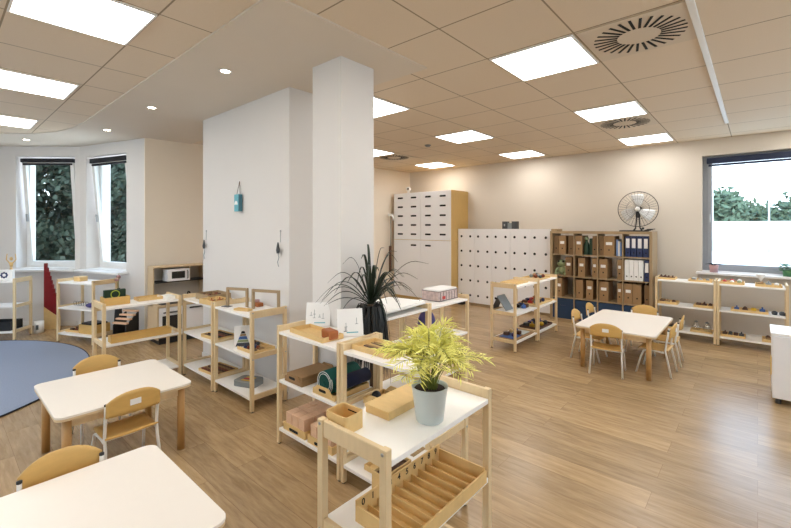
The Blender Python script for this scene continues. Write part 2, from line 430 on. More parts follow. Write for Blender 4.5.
def air_outlet(label, loc):
    t = thing('air_outlet', label, 'air vent', loc, group='round-slotted ceiling air outlets')
    MB().box(-.3, .3, -.3, .3, -.008, -.001, .002).build('plate', 'diffuser_plate', t)
    for k in range(28):
        a = 2 * PI * k / 28; b = MB()
        b.box(.125, .265, -.008, .008, -.0105, -.0082, 0, rzm(a) @ Matrix.Translation((0, .0, 0)) @ rzm(.0))
        b.build('slot', 'dark', t)
    return t
air_outlet('large square air outlet with radial black slots, nearest the top of the picture', (gx(1), gy(0), CEIL))
air_outlet('slotted ceiling air outlet directly behind the middle right light panel', (gx(0), gy(4), CEIL))
air_outlet('small far ceiling air outlet just right of the white column', (gx(-6), gy(4), CEIL))
def downlight(loc, label):
    t = thing('downlight', label, 'ceiling spotlight', loc, group='small round downlights in the plaster soffit')
    MB().lathe([(.048, -.001), (.05, -.006), (.036, -.008), (.034, -.004), (.034, -.001)], seg=24).build('trim_ring', 'frame_white', t)
    MB().lathe([(0, -.0065), (.033, -.0065), (.033, -.002), (0, -.002)], seg=20).build('lamp', 'spot', t)
for p, lb in [((-3.2, 1.56), 'small round downlight nearest the white partition top'), ((-4.76, 1.53), 'small round downlight between partition and bay, second from the right'),
              ((-6.29, 1.5), 'small round downlight above the gap before the right bay window'), ((-7.86, .9), 'small round downlight just above the left bay window')]:
    downlight((p[0], p[1], CEIL - .012), lb)
t = thing('sprinkler', 'tiny dark sensor button on the ceiling tiles above the tall cabinet', 'sensor', (-3.83, 5.09, CEIL))
MB().lathe([(0, -.03), (.03, -.028), (.045, -.012), (.05, -.001)], seg=16).build('sensor_head', 'grey', t)

# ------------------------------------------------------------ open shelf units
LV = (.80, .46, .12)
def shelf_unit(w=.68, d=.345, h=.84):
    t = thing('open_shelf', '', 'shelf')
    x, y, L = w / 2, d / 2, .028
    for sx in (-1, 1):
        for sy in (-1, 1):
            b = MB(); x0 = sx * x; y0 = sy * y
            b.box(min(x0, x0 - sx * L), max(x0, x0 - sx * L), min(y0, y0 - sy * .03), max(y0, y0 - sy * .03), .008, h, .003)
            lg = b.build('leg', 'birch', t)
            MB().lathe([(.011, .0005), (.012, .009), (.0, .009)], (x0 - sx * L / 2, y0 - sy * .015, 0), 10).build('glide', 'black', lg)
            for z in (.825, .44):
                MB().lathe([(.006, 0), (.006, .002), (0, .0025)], (x0 + sx * .0002, y0 - sy * .015, z), 8, rot=ry(sx * PI / 2)).build('screw', 'screw', lg)
    for z in LV:
        b = MB(); b.box(-x + .0285, x - .0285, -y + .001, y - .001, z - .02, z, .0015)
        bd = b.build('shelf_board', 'white', t)
        for sx in (-1, 1):
            b = MB(); x0 = sx * (x - .004); x1 = sx * (x - .024)
            b.box(min(x0, x1), max(x0, x1), -y + .0305, y - .0305, z - .022, z + .038 if z > .5 else z + .02, .003); b.build('end_rail', 'birch', t)
    return t
units = [
    ((-1.043, 1.28, 0), R(90), 'nearest open wooden shelf cart carrying the potted fern, in the foreground'),
    ((-2.232, 1.803, 0), 0, 'open wooden shelf holding two picture cards and the green rolled mats'),
    ((-1.545, 1.803, 0), 0, 'open wooden shelf directly behind the fern, right neighbour of the picture card shelf'),
    ((-3.47, 1.918, 0), 0, 'open shelf against the white partition with two upright wooden frames on top'),
    ((-4.155, 1.905, 0), 0, 'open shelf at the left end of the partition, with brown trays on top'),
    ((-4.617, 1.365, 0), R(90), 'open shelf seen end-on left of the partition, long narrow box on its middle board'),
    ((-6.82, 1.405, 0), R(23.5), 'open shelf below the right bay window, between red staircase and play kitchen'),
    ((-7.887, .589, 0), R(51.5), 'open shelf at the left picture edge with a white flower board on top'),
    ((-2.417, 3.355, 0), R(90), 'open shelf in mid room with the pink patterned basket on top'),
    ((-2.417, 2.67, 0), R(90), 'open shelf behind the dark strap-leaved plant with papers on top'),
    ((-2.39, 5.07, 0), R(90), 'nearer of the two open shelves before the white lockers, flat wooden tray on top'),
    ((-2.38, 5.755, 0), R(90), 'farther of the two open shelves before the white lockers, next to bookcase'),
    ((-.745, 6.928, 0), 0, 'open shelf against the back wall immediately right of the file bookcase'),
    ((-.06, 6.928, 0), 0, 'rightmost open shelf against the back wall below the big window'),
]
u0 = shelf_unit()
for k, (loc, rz, lb) in enumerate(units):
    if k == 0: u0.location = loc; u0.rotation_euler = (0, 0, rz); u0['label'] = lb; u0['group'] = 'open birch shelf units'
    else: dup(u0, loc, rz, lb)

# ------------------------------------------------------------ tables and chairs
def table(loc, w, d, label, leg_in=.06):
    t = thing('childrens_table', label, 'table', loc, group='low white tables for children'); h = .46
    b = MB(); b.prism(rrect(-w / 2, w / 2, -d / 2, d / 2, .05), h - .012, h); b.build('tabletop', 'warm_white', t)
    b = MB(); b.prism(rrect(-w / 2 + .001, w / 2 - .001, -d / 2 + .001, d / 2 - .001, .05), h - .026, h - .0125); b.build('edge_band', 'birch', t)
    for sx in (-1, 1):
        for sy in (-1, 1):
            b = MB(); b.tube([(sx * (w / 2 - leg_in), sy * (d / 2 - leg_in), .001), (sx * (w / 2 - leg_in), sy * (d / 2 - leg_in), h - .027)], .024, 20); b.build('leg', 'beech', t)
    b = MB(); a, c = w / 2 - leg_in, d / 2 - leg_in
    for s_ in (-1, 1):
        b.box(-a + .022, a - .022, s_ * c - .009, s_ * c + .009, h - .085, h - .0265); b.box(s_ * a - .009, s_ * a + .009, -c + .022, c - .022, h - .085, h - .0265)
    b.build('apron', 'birch', t); return t
table((-3.335, .835, 0), .77, .75, 'low white square table with two chairs, middle left of the picture')
table((-1.872, .348, 0), .80, .78, 'low white table cut off by the bottom left corner of the picture')
table((-1.135, 5.275, 0), .77, 1.15, 'low white table with six chairs in front of the file bookcase', .07)

def chair():
    t = thing('childrens_chair', '', 'chair', group='small plywood chairs with white tube frames')
    # curved plywood seat
    def curved(x0, x1, n, fn, th):
        b = MB(); top = []; bot = []
        return b
    b = MB(); n = 10; rows = []
    prof = [(-.135, .272), (-.09, .264), (0, .262), (.09, .268), (.125, .264), (.14, .25)]
    for y, z in prof:
        row = []
        for i in range(n + 1):
            u = -1 + 2 * i / n; ww = .145 if y < .12 else .135
            row.append((u * ww, y, z + .006 * u * u))
        rows.append(row)
    def slab(b, rows, off):
        A_ = [[b.bm.verts.new(p) for p in r_] for r_ in rows]
        B_ = [[b.bm.verts.new(Vector(p) + off(p)) for p in r_] for r_ in rows]
        nr, nc = len(rows), len(rows[0])
        for i in range(nr - 1):
            for j in range(nc - 1):
                f = b.bm.faces.new((A_[i][j], A_[i][j + 1], A_[i + 1][j + 1], A_[i + 1][j])); f.smooth = True
                f = b.bm.faces.new((B_[i][j], B_[i + 1][j], B_[i + 1][j + 1], B_[i][j + 1])); f.smooth = True
        edge = [(0, j) for j in range(nc)] + [(i, nc - 1) for i in range(1, nr)] + [(nr - 1, j) for j in range(nc - 2, -1, -1)] + [(i, 0) for i in range(nr - 2, 0, -1)]
        for (i, j), (k, l) in zip(edge, edge[1:] + edge[:1]):
            b.bm.faces.new((A_[i][j], B_[i][j], B_[k][l], A_[k][l]))
    slab(b, rows, lambda p: Vector((0, 0, -.008))); b.build('seat', 'honey', t)
    # backrest: arched top, curved in plan
    b = MB(); rows = []
    for k in range(7):
        v = k / 6; row = []
        for i in range(13):
            u = -1 + 2 * i / 12
            top = .545 - .055 * abs(u) ** 2.6; bottom = .405
            z = bottom + (top - bottom) * v
            row.append((u * .148, -.166 + .022 * u * u - .012 * (z - .4) / .14, z))
        rows.append(row)
    slab(b, rows, lambda p: Vector((0, -.008, 0))); bk = b.build('backrest', 'honey', t)
    b = MB(); b.box(-.03, .03, -.184, -.1755, .455, .49, 0, None, None); b.build('name_label', 'paper', bk)
    for s_ in (-1, 1):
        x = s_ * .143
        b = MB()
        b.tube([(x, -.138, .475), (x, -.136, .44), (x, -.122, .36), (x, -.112, .29), (x, -.112, .262), (x, -.125, .2), (x * 1.08, -.165, .001)], .009, 10); b.build('rear_leg', 'tube', t)
        b = MB(); b.tube([(x, -.10, .245), (x, -.05, .252), (x, .05, .25), (x, .085, .235), (x * 1.02, .11, .17), (x * 1.08, .15, .001)], .009, 10); b.build('front_leg', 'tube', t)
        b = MB(); b.lathe([(.0, .0), (.0105, .002), (.0105, .012), (.0, .014)], (x, -.138, .473), 10); b.build('tube_cap', 'black', t)
    b = MB(); b.tube([(-.146, .05, .247), (0, .05, .243), (.146, .05, .247)], .007, 8); b.tube([(-.146, -.08, .247), (0, -.08, .243), (.146, -.08, .247)], .007, 8); b.build('seat_support', 'tube', t)
    return t
chairs = [
    ((-3.045, .825, 0), R(92), 'small plywood chair with its back to the viewer, at the middle left table'),
    ((-3.665, .845, 0), R(-90), 'small chair on the far side of the middle left table, only its backrest showing'),
    ((-2.165, .385, 0), R(-90), 'small chair tucked under the bottom left table, yellow backrest above the tabletop'),
    ((-1.20, 4.77, 0), R(8), 'small chair with its back to the viewer, at the near end of the bookcase table'),
    ((-1.075, 5.84, 0), R(180), 'small chair at the far end of the bookcase table, facing the viewer'),
    ((-1.49, 5.15, 0), R(-90), 'nearer of two chairs on the left side of the bookcase table'),
    ((-1.49, 5.70, 0), R(-90), 'farther of two chairs on the left side of the bookcase table'),
    ((-.815, 5.12, 0), R(88), 'nearer of two chairs seen from the side on the right of the bookcase table'),
    ((-.80, 5.57, 0), R(93), 'farther of two chairs on the right of the bookcase table'),
]
c0 = chair()
for k, (loc, rz, lb) in enumerate(chairs):
    if k == 0: c0.location = loc; c0.rotation_euler = (0, 0, rz); c0['label'] = lb
    else: dup(c0, loc, rz, lb)

# ------------------------------------------------------------ rug
t = thing('round_rug', 'large round blue-grey rug with dark edge on the floor at left', 'rug', (-6.2, -.65, 0))
MB().lathe([(0, .0005), (1.90, .0005), (1.90, .011), (0, .012)], seg=96, smooth=False).build('pile', 'rug', t)
MB().tube([(1.905 * math.cos(2 * PI * k / 96), 1.905 * math.sin(2 * PI * k / 96), .008) for k in range(96)], .0075, 8, closed=True).build('binding', 'rug_edge', t)

# ------------------------------------------------------------ tall cabinet, lockers, bookcase
CF = 6.80; CD = WY - .005 - CF
def cab_upper(label, loc, open_right):
    t = thing('wall_cabinet', label, 'cabinet', loc, group='stacked white cabinets in the corner'); w = .752; h = 1.01
    b = MB(); b.box(0, w, .02, CD, 0, h); b.build('body', 'yellow_oak', t)
    dr = MB(); dr.box(.003, w - .003, 0, .0195, .003, h - .003, .002); dr_o = dr.build('door', 'lacquer', t)
    for r_ in range(5):
        for c in range(2):
            x = (.19 if c == 0 else .56); z = .12 + r_ * .195
            MB().prism(rrect(x - .075, x + .075, z - .018, z + .018, .017), -.003, -.0005, rot=rx(PI / 2), loc=Vector((0, -.0035, 0))).build('handle_slot', 'dark', dr_o)
    return t
XR = -4.548; XL = XR - 1.508
cab_upper('upper left white cabinet with ten black handle slots, in the far corner', (XL, CF, 1.262), 0)
cab_upper('upper right white cabinet with ten black handle slots and exposed wooden side', (XL + .754, CF, 1.262), 1)
t = thing('base_cabinet', 'white lower cabinet with wooden side, below the two slotted upper cabinets', 'cabinet', (XL, CF, 0))
MB().box(0, 1.506, .02, CD, .0, 1.258).build('body', 'yellow_oak', t)
for s_ in (0, 1):
    d_ = MB().box(.003 + s_ * .7535, .7515 + s_ * .7535, 0, .0195, .05, 1.256, .002).build('door', 'lacquer', t)
    x = .56 if s_ == 0 else .945
    MB().prism(rrect(x - .075, x + .075, 1.13, 1.166, .017), -.003, -.0005, rot=rx(PI / 2), loc=Vector((0, -.0035, 0))).build('handle_slot', 'dark', d_)
def locker(label, loc):
    t = thing('locker', label, 'locker', loc, group='row of white lockers with round finger holes'); w = .374; h = 1.5; d = .38
    MB().box(0, w, .02, d, .0, h).build('body', 'oak', t)
    MB().box(0, w, .0205, .03, .0, .05).build('plinth', 'oak', t)
    dr = MB().box(.0015, w - .0015, 0, .0195, .045, h, .002).build('door', 'lacquer', t)
    for r_ in range(5):
        for x in (.085, .285):
            MB().lathe([(0, 0), (.023, 0), (.023, .002), (0, .002)], (x, -.0005, .19 + r_ * .29), 16, rot=rx(PI / 2)).build('finger_hole_disc', 'dark', dr)  # black discs on the door stand in for the shade of open holes
    return t
LX = -4.543
lnames = ['leftmost white locker door, touching the tall corner cabinet', 'second white locker from the left in the row', 'middle white locker of the row of five, under the small metal box',
          'fourth white locker from the left, behind the mid-room open shelves', 'rightmost white locker, next to the file bookcase']
lk = locker(lnames[0], (LX, 7.05, 0))
for k in range(1, 5): dup(lk, (LX + .3765 * k, 7.05, 0), 0, lnames[k])

# bookcase 4 x 4
BX, BY = -2.60, 6.84; BW, BD, BH = 1.47, .39, 1.47
t = thing('bookcase', 'grey-brown oak bookcase of sixteen square compartments against the back wall', 'bookcase', (BX, BY, 0))
b = MB(); b.box(0, .04, 0, BD, 0.001, BH - .0005, .002); b.box(BW - .04, BW, 0, BD, 0.001, BH - .0005, .002); b.build('side_panel', 'oak', t)
MB().box(.0405, BW - .0405, 0, BD, BH - .04, BH, .002).build('top_panel', 'oak', t)
MB().box(.0405, BW - .0405, 0, BD, .001, .04, .002).build('bottom_panel', 'oak', t)
CW = (BW - .08 - 3 * .016) / 4
cellx = [.04 + k * (CW + .016) for k in range(4)]; cellz = [.04 + k * (CW + .016) for k in range(4)]
for k in range(1, 4):
    MB().box(cellx[k] - .016, cellx[k], .002, BD - .002, .0405, BH - .0405).build('divider', 'oak', t)
    for c in range(4):
        MB().box(cellx[c] + .0003, cellx[c] + CW - .0003, .003, BD - .003, cellz[k] - .016, cellz[k]).build('shelf_board', 'oak', t)
def cell(c, r): return BX + cellx[c], BY, cellz[3 - r] + .0005      # r = 0 top row
def magfile(c, r, x, w, label, m='kraft', h=.30, y=.03, lab=True, d=.30):
    X, Y, Z = cell(c, r)
    t = thing('magazine_file', label, 'file box', (X + x, Y + y, Z), group='cardboard files in the bookcase')
    b = MB(); th = .003
    b.box(0, w, 0, d, 0, th); b.box(0, w, 0, th, th, h); b.box(0, th, th, d, th, h); b.box(w - th, w, th, d, th, h); b.box(th, w - th, d - th, d, th, h)
    b.build('box', m, t)
    if lab: MB().box(w * .2, w * .8, -.0015, -.0003, h * .55, h * .55 + .045).build('paper_label', 'paper', t)
    MB().lathe([(0, 0), (.011, 0), (.011, .001), (0, .001)], (w / 2, -.0006, h * .3), 12, rot=rx(PI / 2)).build('finger_hole_disc', 'dark', t)
ord_c = ['first', 'second', 'third', 'fourth']; ord_r = ['top', 'second', 'third']
fl = [(0, 0, .015, .075, 'kraft_dark', False), (0, 0, .095, .11, 'kraft', True), (0, 0, .25, .08, 'kraft_dark', False),
      (1, 0, .005, .105, 'kraft', True), (1, 0, .265, .06, 'kraft_dark', False),
      (2, 0, .01, .06, 'kraft_dark', False), (2, 0, .075, .15, 'kraft', True),
      (0, 1, .20, .10, 'kraft_dark', True),
      (1, 1, .05, .10, 'kraft', True), (1, 1, .26, .07, 'kraft', True),
      (2, 1, .01, .115, 'kraft', True), (2, 1, .265, .06, 'kraft', True),
      (0, 2, .06, .08, 'kraft', True), (1, 2, .01, .11, 'kraft', False), (1, 2, .17, .10, 'kraft', True),
      (2, 2, .01, .13, 'kraft', True), (2, 2, .265, .06, 'kraft', True),
      (3, 2, .005, .11, 'kraft', True), (3, 2, .12, .11, 'kraft', False), (3, 2, .27, .06, 'kraft_dark', False)]
cnt = {}
for f in fl: cnt[(f[0], f[1])] = cnt.get((f[0], f[1]), 0) + 1
seen = {}
for c, r, x, w, m, lab in fl:
    k = seen.get((c, r), 0); seen[(c, r)] = k + 1; n = cnt[(c, r)]
    pos = '' if n == 1 else (('left ' if k == 0 else 'right ') if n == 2 else ['left ', 'middle ', 'right '][k])
    magfile(c, r, x, w, '%s%scardboard file in the %s column, %s row of the bookcase' % (pos, 'pale-labelled ' if lab else 'plain ', ord_c[c], ord_r[r]), m, lab=lab)
def binder(c, r, x, w, label, m):
    X, Y, Z = cell(c, r)
    t = thing('ring_binder', label, 'binder', (X + x, Y + .03, Z), group='ring binders in the bookcase')
    b = MB(); b.box(0, w, 0, .28, 0, .305, .002); b.build('cover', m, t)
    MB().box(w * .15, w * .85, -.0015, -.0003, .13, .27).build('spine_label', 'paper', t)
    MB().lathe([(0, 0), (.010, 0), (.010, .001), (0, .001)], (w / 2, -.0006, .06), 12, rot=rx(PI / 2)).build('finger_ring', 'dark', t)
for k in range(4): binder(3, 0, .02 + .078 * k, .068, ['leftmost', 'second from left', 'third from left', 'rightmost'][k] + ' navy ring binder with white spine label in the top right compartment', 'navy')
for k in range(4): binder(3, 1, .012 + .062 * k, .058, ['leftmost', 'second from left', 'third from left', 'fourth from left'][k] + ' white ring binder in the right column, second row', 'paper')
binder(3, 1, .268, .062, 'single navy ring binder right of the white ones, second row', 'navy')
for k in range(3):
    X, Y, Z = cell(2, 0)
    tag(MB().box(0, .022, 0, .24, 0, .25 - .02 * k, .002).build('folder', 'light_blue' if k != 1 else 'paper'), ['light blue folder standing right of the cardboard file, leftmost of three', 'white folder between two light blue folders', 'light blue folder at the right end of the three, top row'][k], 'folder', loc=(X + .245 + .025 * k, Y + .05, Z))
for c in range(4):
    X, Y, Z = cell(c, 3)
    t = thing('storage_box', 'dark blue fabric storage box in the bottom row, %s column of the bookcase' % ord_c[c], 'storage box', (X + .004, Y + .01, Z), group='blue boxes in the bottom row')
    b = MB(); w = CW - .008; b.box(0, w, 0, .004, 0, .32, .001); b.box(0, .004, .005, .36, 0, .32); b.box(w - .004, w, .005, .36, 0, .32); b.box(.005, w - .005, .356, .36, 0, .32); b.box(.005, w - .005, .005, .355, 0, .004); b.build('box', 'blue_box', t)
    MB().tube([(w / 2 - .04, -.002, .22), (w / 2 - .03, -.012, .215), (w / 2 + .03, -.012, .215), (w / 2 + .04, -.002, .22)], .004, 6).build('pull_tab', 'navy', t)
# frog plush and bottle
X, Y, Z = cell(0, 1)
t = thing('plush_toy', 'pale green plush toy sitting in the left column, second row', 'plush toy', (X + .115, Y + .13, Z))
MB().ball((0, 0, .07), .07, (1, .8, 1)).build('body', 'frog', t)
hd = MB().ball((0, -.01, .19), .075, (1.05, .9, .85)).build('head', 'frog', t)
b = MB(); b.ball((-.035, -.06, .225), .018); b.ball((.035, -.06, .225), .018); b.build('eye', 'dark', hd)
for s_ in (-1, 1):
    MB().tube([(s_ * .05, -.02, .12), (s_ * .08, -.05, .08), (s_ * .075, -.07, .05)], .018, 8).build('arm', 'frog', t)
    MB().tube([(s_ * .04, -.03, .035), (s_ * .075, -.08, .03), (s_ * .085, -.10, .022)], .021, 8).build('leg', 'frog', t)
X, Y, Z = cell(1, 0)
t = thing('bottle', 'dark green bottle with pale cap in the second column, top row', 'bottle', (X + .16, Y + .09, Z))
MB().lathe([(0, 0), (.04, 0), (.042, .01), (.042, .15), (.03, .19), (.018, .21), (.018, .235), (0, .235)]).build('body', 'green', t)
MB().lathe([(0, .236), (.028, .236), (.03, .26), (.02, .285), (0, .29)]).build('cap', 'frog', t)
tag(MB().box(0, .05, 0, .22, 0, .26, .002).build('folder', 'green'), 'dark green folder beside the green bottle', 'folder', loc=(X + .21, Y + .06, Z))

# small things on top
t = thing('metal_box', 'small grey metal box with light centre on top of the white lockers', 'box', (-3.60, 7.1, 1.5))
MB().box(0, .1, 0, .1, .0, .14, .004).build('body', 'dark_grey', t); MB().box(.19, .29, 0, .1, 0, .14, .004).build('body', 'dark_grey', t)
MB().box(.102, .188, .02, .08, .0, .11, .004).build('centre_block', 'grey', t)
MB().tube([(.05, -.002, .05), (.05, -.004, .09)], .012, 8).build('knob', 'screw', t)
t = thing('security_camera', 'small round white camera on the wall above the tall cabinet', 'camera', (-5.80, 7.0, 2.272))
MB().lathe([(0, 0), (.05, 0), (.05, .015), (.02, .03), (.02, .05), (0, .05)]).build('base', 'frame_white', t)
MB().ball((0, 0, .1), .055).build('head', 'frame_white', t); MB().lathe([(0, 0), (.02, 0), (.02, .012), (0, .012)], (.03, -.045, .1), 12, rot=rx(PI / 2)).build('lens', 'dark', t)
t = thing('wall_bracket', 'white bracket with hanging cloth on the left wall beside the tall cabinet', 'wall bracket', (-6.115, 6.70, 1.80))  # bracket with cord and cloth, holds no lamp
b = MB(); b.box(0.002, .10, -.05, .05, -.03, .03, .01); b.tube([(.09, 0, 0), (.13, 0, -.06), (.12, 0, -.13)], .025, 10, .01); b.build('bracket', 'frame_white', t)
b = MB(); b.tube([(.05, 0, -.03), (.055, .01, -.4), (.05, 0, -.7)], .006, 6); b.build('cord', 'dark_grey', t)
b = MB(); b.box(.02, .06, -.03, .03, -1.25, -.68, .012); b.build('cloth', 'brown', t)
t = thing('floor_bag', 'small dark bag on the floor before the left locker', 'bag', (-4.40, 6.93, 0))
MB().ball((0, 0, .06), .06, (2.2, 1, 1)).build('body', 'black', t); MB().tube([(-.06, 0, .1), (0, 0, .15), (.06, 0, .1)], .006, 6).build('strap', 'black', t)

# fan
t = thing('table_fan', 'large round black wire desk fan with silver blades on top of the bookcase', 'fan', (-1.35, 7.03, BH), R(8))
MB().box(-.24, .13, -.1, -.075, .0, .018, .006).box(-.24, .13, .075, .1, 0, .018, .006).build('foot_bar', 'black', t)
b = MB(); b.tube([(-.055, -.09, .012), (-.03, -.03, .05), (-.018, 0, .15), (-.016, 0, .26)], .009, 8); b.tube([(.055, -.09, .012), (.03, -.03, .05), (.018, 0, .15), (.016, 0, .26)], .009, 8); b.tube([(-.055, .09, .012), (-.03, .03, .05)], .009, 8); b.tube([(.055, .09, .012), (.03, .03, .05)], .009, 8); b.build('stand', 'black', t)
hz = .335
b = MB(); b.tube([(0, .12, hz), (0, .06, hz), (0, .02, hz)], .055, 16, .045); b.box(-.03, .03, -.005, .06, hz - .13, hz - .02, .01); b.build('motor', 'black', t)
b = MB()
for k in range(36):
    a = 2 * PI * k / 36; c_, s_ = math.cos(a), math.sin(a)
    b.tube([(c_ * .035, -.085, hz + s_ * .035), (c_ * .15, -.08, hz + s_ * .15), (c_ * .235, -.055, hz + s_ * .235), (c_ * .262, -.01, hz + s_ * .262), (c_ * .235, .03, hz + s_ * .235), (c_ * .12, .05, hz + s_ * .12), (c_ * .05, .055, hz + s_ * .05)], .0011, 4, cap=False)
b.build('wire_guard', 'black', t)
b = MB()
for rr, yy, tr_ in ((.262, -.01, .0055), (.15, -.081, .0018), (.15, .045, .0018)):
    b.tube([(rr * math.cos(2 * PI * k / 48), yy, hz + rr * math.sin(2 * PI * k / 48)) for k in range(48)], tr_, 6, closed=True)
b.build('guard_ring', 'black', t)
MB().lathe([(0, 0), (.035, 0), (.035, .012), (0, .014)], (0, -.088, hz), 20, rot=rx(PI / 2)).build('badge', 'fan_blade', t)
for k in range(3):
    a = R(85 + 120 * k); b = MB(); rows = []
    for i in range(7):
        rr = .035 + .19 * i / 6; w0 = .35 + .25 * math.sin(PI * min(1, i / 5)); tw = .035
        row = []
        for j in range(6):
            u = j / 5 - .5; aa = a + u * (1.3 - .5 * i / 6) + .12 * i / 6
            row.append(b.bm.verts.new((rr * math.cos(aa), -.03 + u * tw, hz + rr * math.sin(aa))))
        rows.append(row)
    bot = [[b.bm.verts.new(v.co + Vector((0, .003, 0))) for v in r_] for r_ in rows]
    for i in range(6):
        for j in range(5):
            f = b.bm.faces.new((rows[i][j], rows[i][j + 1], rows[i + 1][j + 1], rows[i + 1][j])); f.smooth = True
            f = b.bm.faces.new((bot[i][j], bot[i + 1][j], bot[i + 1][j + 1], bot[i][j + 1])); f.smooth = True
    for i in range(6):
        b.bm.faces.new((rows[i][0], rows[i + 1][0], bot[i + 1][0], bot[i][0])); b.bm.faces.new((rows[i][5], bot[i][5], bot[i + 1][5], rows[i + 1][5]))
    for j in range(5): b.bm.faces.new((rows[6][j], rows[6][j + 1], bot[6][j + 1], bot[6][j])); b.bm.faces.new((rows[0][j], bot[0][j], bot[0][j + 1], rows[0][j + 1]))
    b.build('blade', 'fan_blade', t)
MB().lathe([(0, 0), (.035, 0), (.03, .035), (0, .04)], (0, -.02, hz), 16, rot=rx(PI / 2)).build('hub', 'black', t)
t = thing('cable_bundle', 'black coiled cable and plug lying right of the fan on the bookcase', 'cable', (-1.235, 6.93, BH))
MB().tube([(.045 * math.cos(k * .5) + .002 * k, .03 * math.sin(k * .5), .008 + .0008 * k) for k in range(40)], .005, 6).build('coil', 'black', t)
MB().box(-.045, -.015, -.02, .01, .03, .062, .006).build('plug', 'black', t)

# wooden strip lying on lockers edge / low box left of bookcase top
tag(MB().box(0, .1, 0, .25, 0, .035, .003).build('wooden_board', 'oak'), 'short flat oak board lying on the left end of the bookcase top', 'board', loc=(BX, BY + .05, BH))

# white low cabinet right edge
t = thing('drawer_cabinet', 'low white cabinet with dark handle at the right picture edge', 'cabinet', (.085, 4.85, 0))
MB().box(.01, .79, .01, .40, .05, .60, .003).build('body', 'lacquer', t)
MB().box(0, .80, -.0, .41, .601, .62, .003).build('top_panel', 'white', t)
d_ = MB().box(.012, .40, -.012, .0095, .06, .595, .002).build('door', 'lacquer', t)
MB().box(.18, .20, -.03, -.0125, .30, .38, .003).build('handle', 'dark_grey', d_)
MB().box(.404, .788, -.012, .0095, .06, .595, .002).build('door', 'lacquer', t)
b = MB(); 
for x in (.05, .75):
    for y in (.05, .36): b.cyl((x, y, .001), (x, y, .0495), .02)
b.build('foot', 'dark_grey', t)
tag(MB().box(0, .006, 0, .07, 0, .16, .001).build('sticker', 'yellow'), 'small yellow card stuck low on the side of the white right-edge cabinet', 'card', loc=(.0885, 5.05, .20))

# ------------------------------------------------------------ play kitchen
t = thing('play_kitchen', 'birch play kitchen with white microwave, hob and oven against the left wall', 'play kitchen', (-6.04, 2.285, 0), R(90))
kw = .345
for s_ in (-1, 1):
    b = MB(); x0, x1 = sorted((s_ * kw, s_ * (kw - .018)))
    b.box(x0, x1, -.20, .16, .06, .48, .002); b.box(x0, x1, -.04, .16, .48, .99, .002); b.build('side_panel', 'kitchen_wood', t)
MB().box(-kw + .0185, kw - .0185, .14, .158, .08, .985).build('back_panel', 'kitchen_back', t)
MB().box(-kw, kw, -.21, .139, .481, .51, .003).build('countertop', 'kitchen_wood', t)
MB().box(-kw, kw, -.10, .16, .991, 1.008, .002).build('top_board', 'kitchen_wood', t)
MB().box(-kw + .0185, kw - .0185, -.10, .139, .79, .803).build('hanging_shelf', 'black', t)
MB().box(.10, .112, -.09, .139, .804, .99).build('divider', 'kitchen_wood', t)
mw = MB().box(-.19, .095, -.12, .08, .804, .965, .006).build('microwave', 'lacquer', t)
MB().box(-.14, .03, -.1235, -.1205, .84, .935, .001).build('window', 'mw_glass', mw)
MB().tube([(.06, -.121, .83), (.06, -.145, .84), (.06, -.145, .93), (.06, -.121, .94)], .006, 8).build('handle', 'black', mw)
MB().box(-.29, -.05, -.18, .05, .5105, .514).build('hob', 'black', t)
b = MB(); b.lathe([(0, .5145), (.05, .5145), (.05, .517), (0, .517)], (-.23, -.09, 0), 20); b.lathe([(0, .5145), (.05, .5145), (.05, .517), (0, .517)], (-.11, -.03, 0), 20); b.build('burner', 'dark_grey', t)
MB().lathe([(0, .512), (.07, .512), (.095, .5125), (.10, .52), (.093, .522), (.09, .516), (0, .515)], (.15, -.05, 0), 28).build('sink', 'steel', t)
MB().tube([(.15, .09, .5105), (.15, .09, .59), (.15, .075, .615), (.15, .03, .615), (.15, .01, .60)], .009, 8).build('faucet', 'black', t)
d_ = MB().box(-kw + .02, -.01, -.218, -.2005, .10, .475, .003).build('oven_door', 'lacquer', t)
MB().box(-.29, -.05, -.221, -.2185, .17, .37, .002).build('oven_window', 'mw_glass', d_)
MB().box(-.28, -.06, -.235, -.2185, .405, .42, .004).build('handle', 'black', d_)
d_ = MB().box(-.006, kw - .02, -.218, -.2005, .10, .475, .003).build('cabinet_door', 'lacquer', t)
MB().box(.05, .27, -.236, -.2185, .43, .447, .004).build('handle', 'black', d_)
MB().box(-kw + .0185, kw - .0185, -.19, .139, .08, .098).build('bottom_board', 'kitchen_wood', t)
MB().box(-kw + .02, kw - .02, -.199, .139, .002, .078).build('plinth', 'black', t)

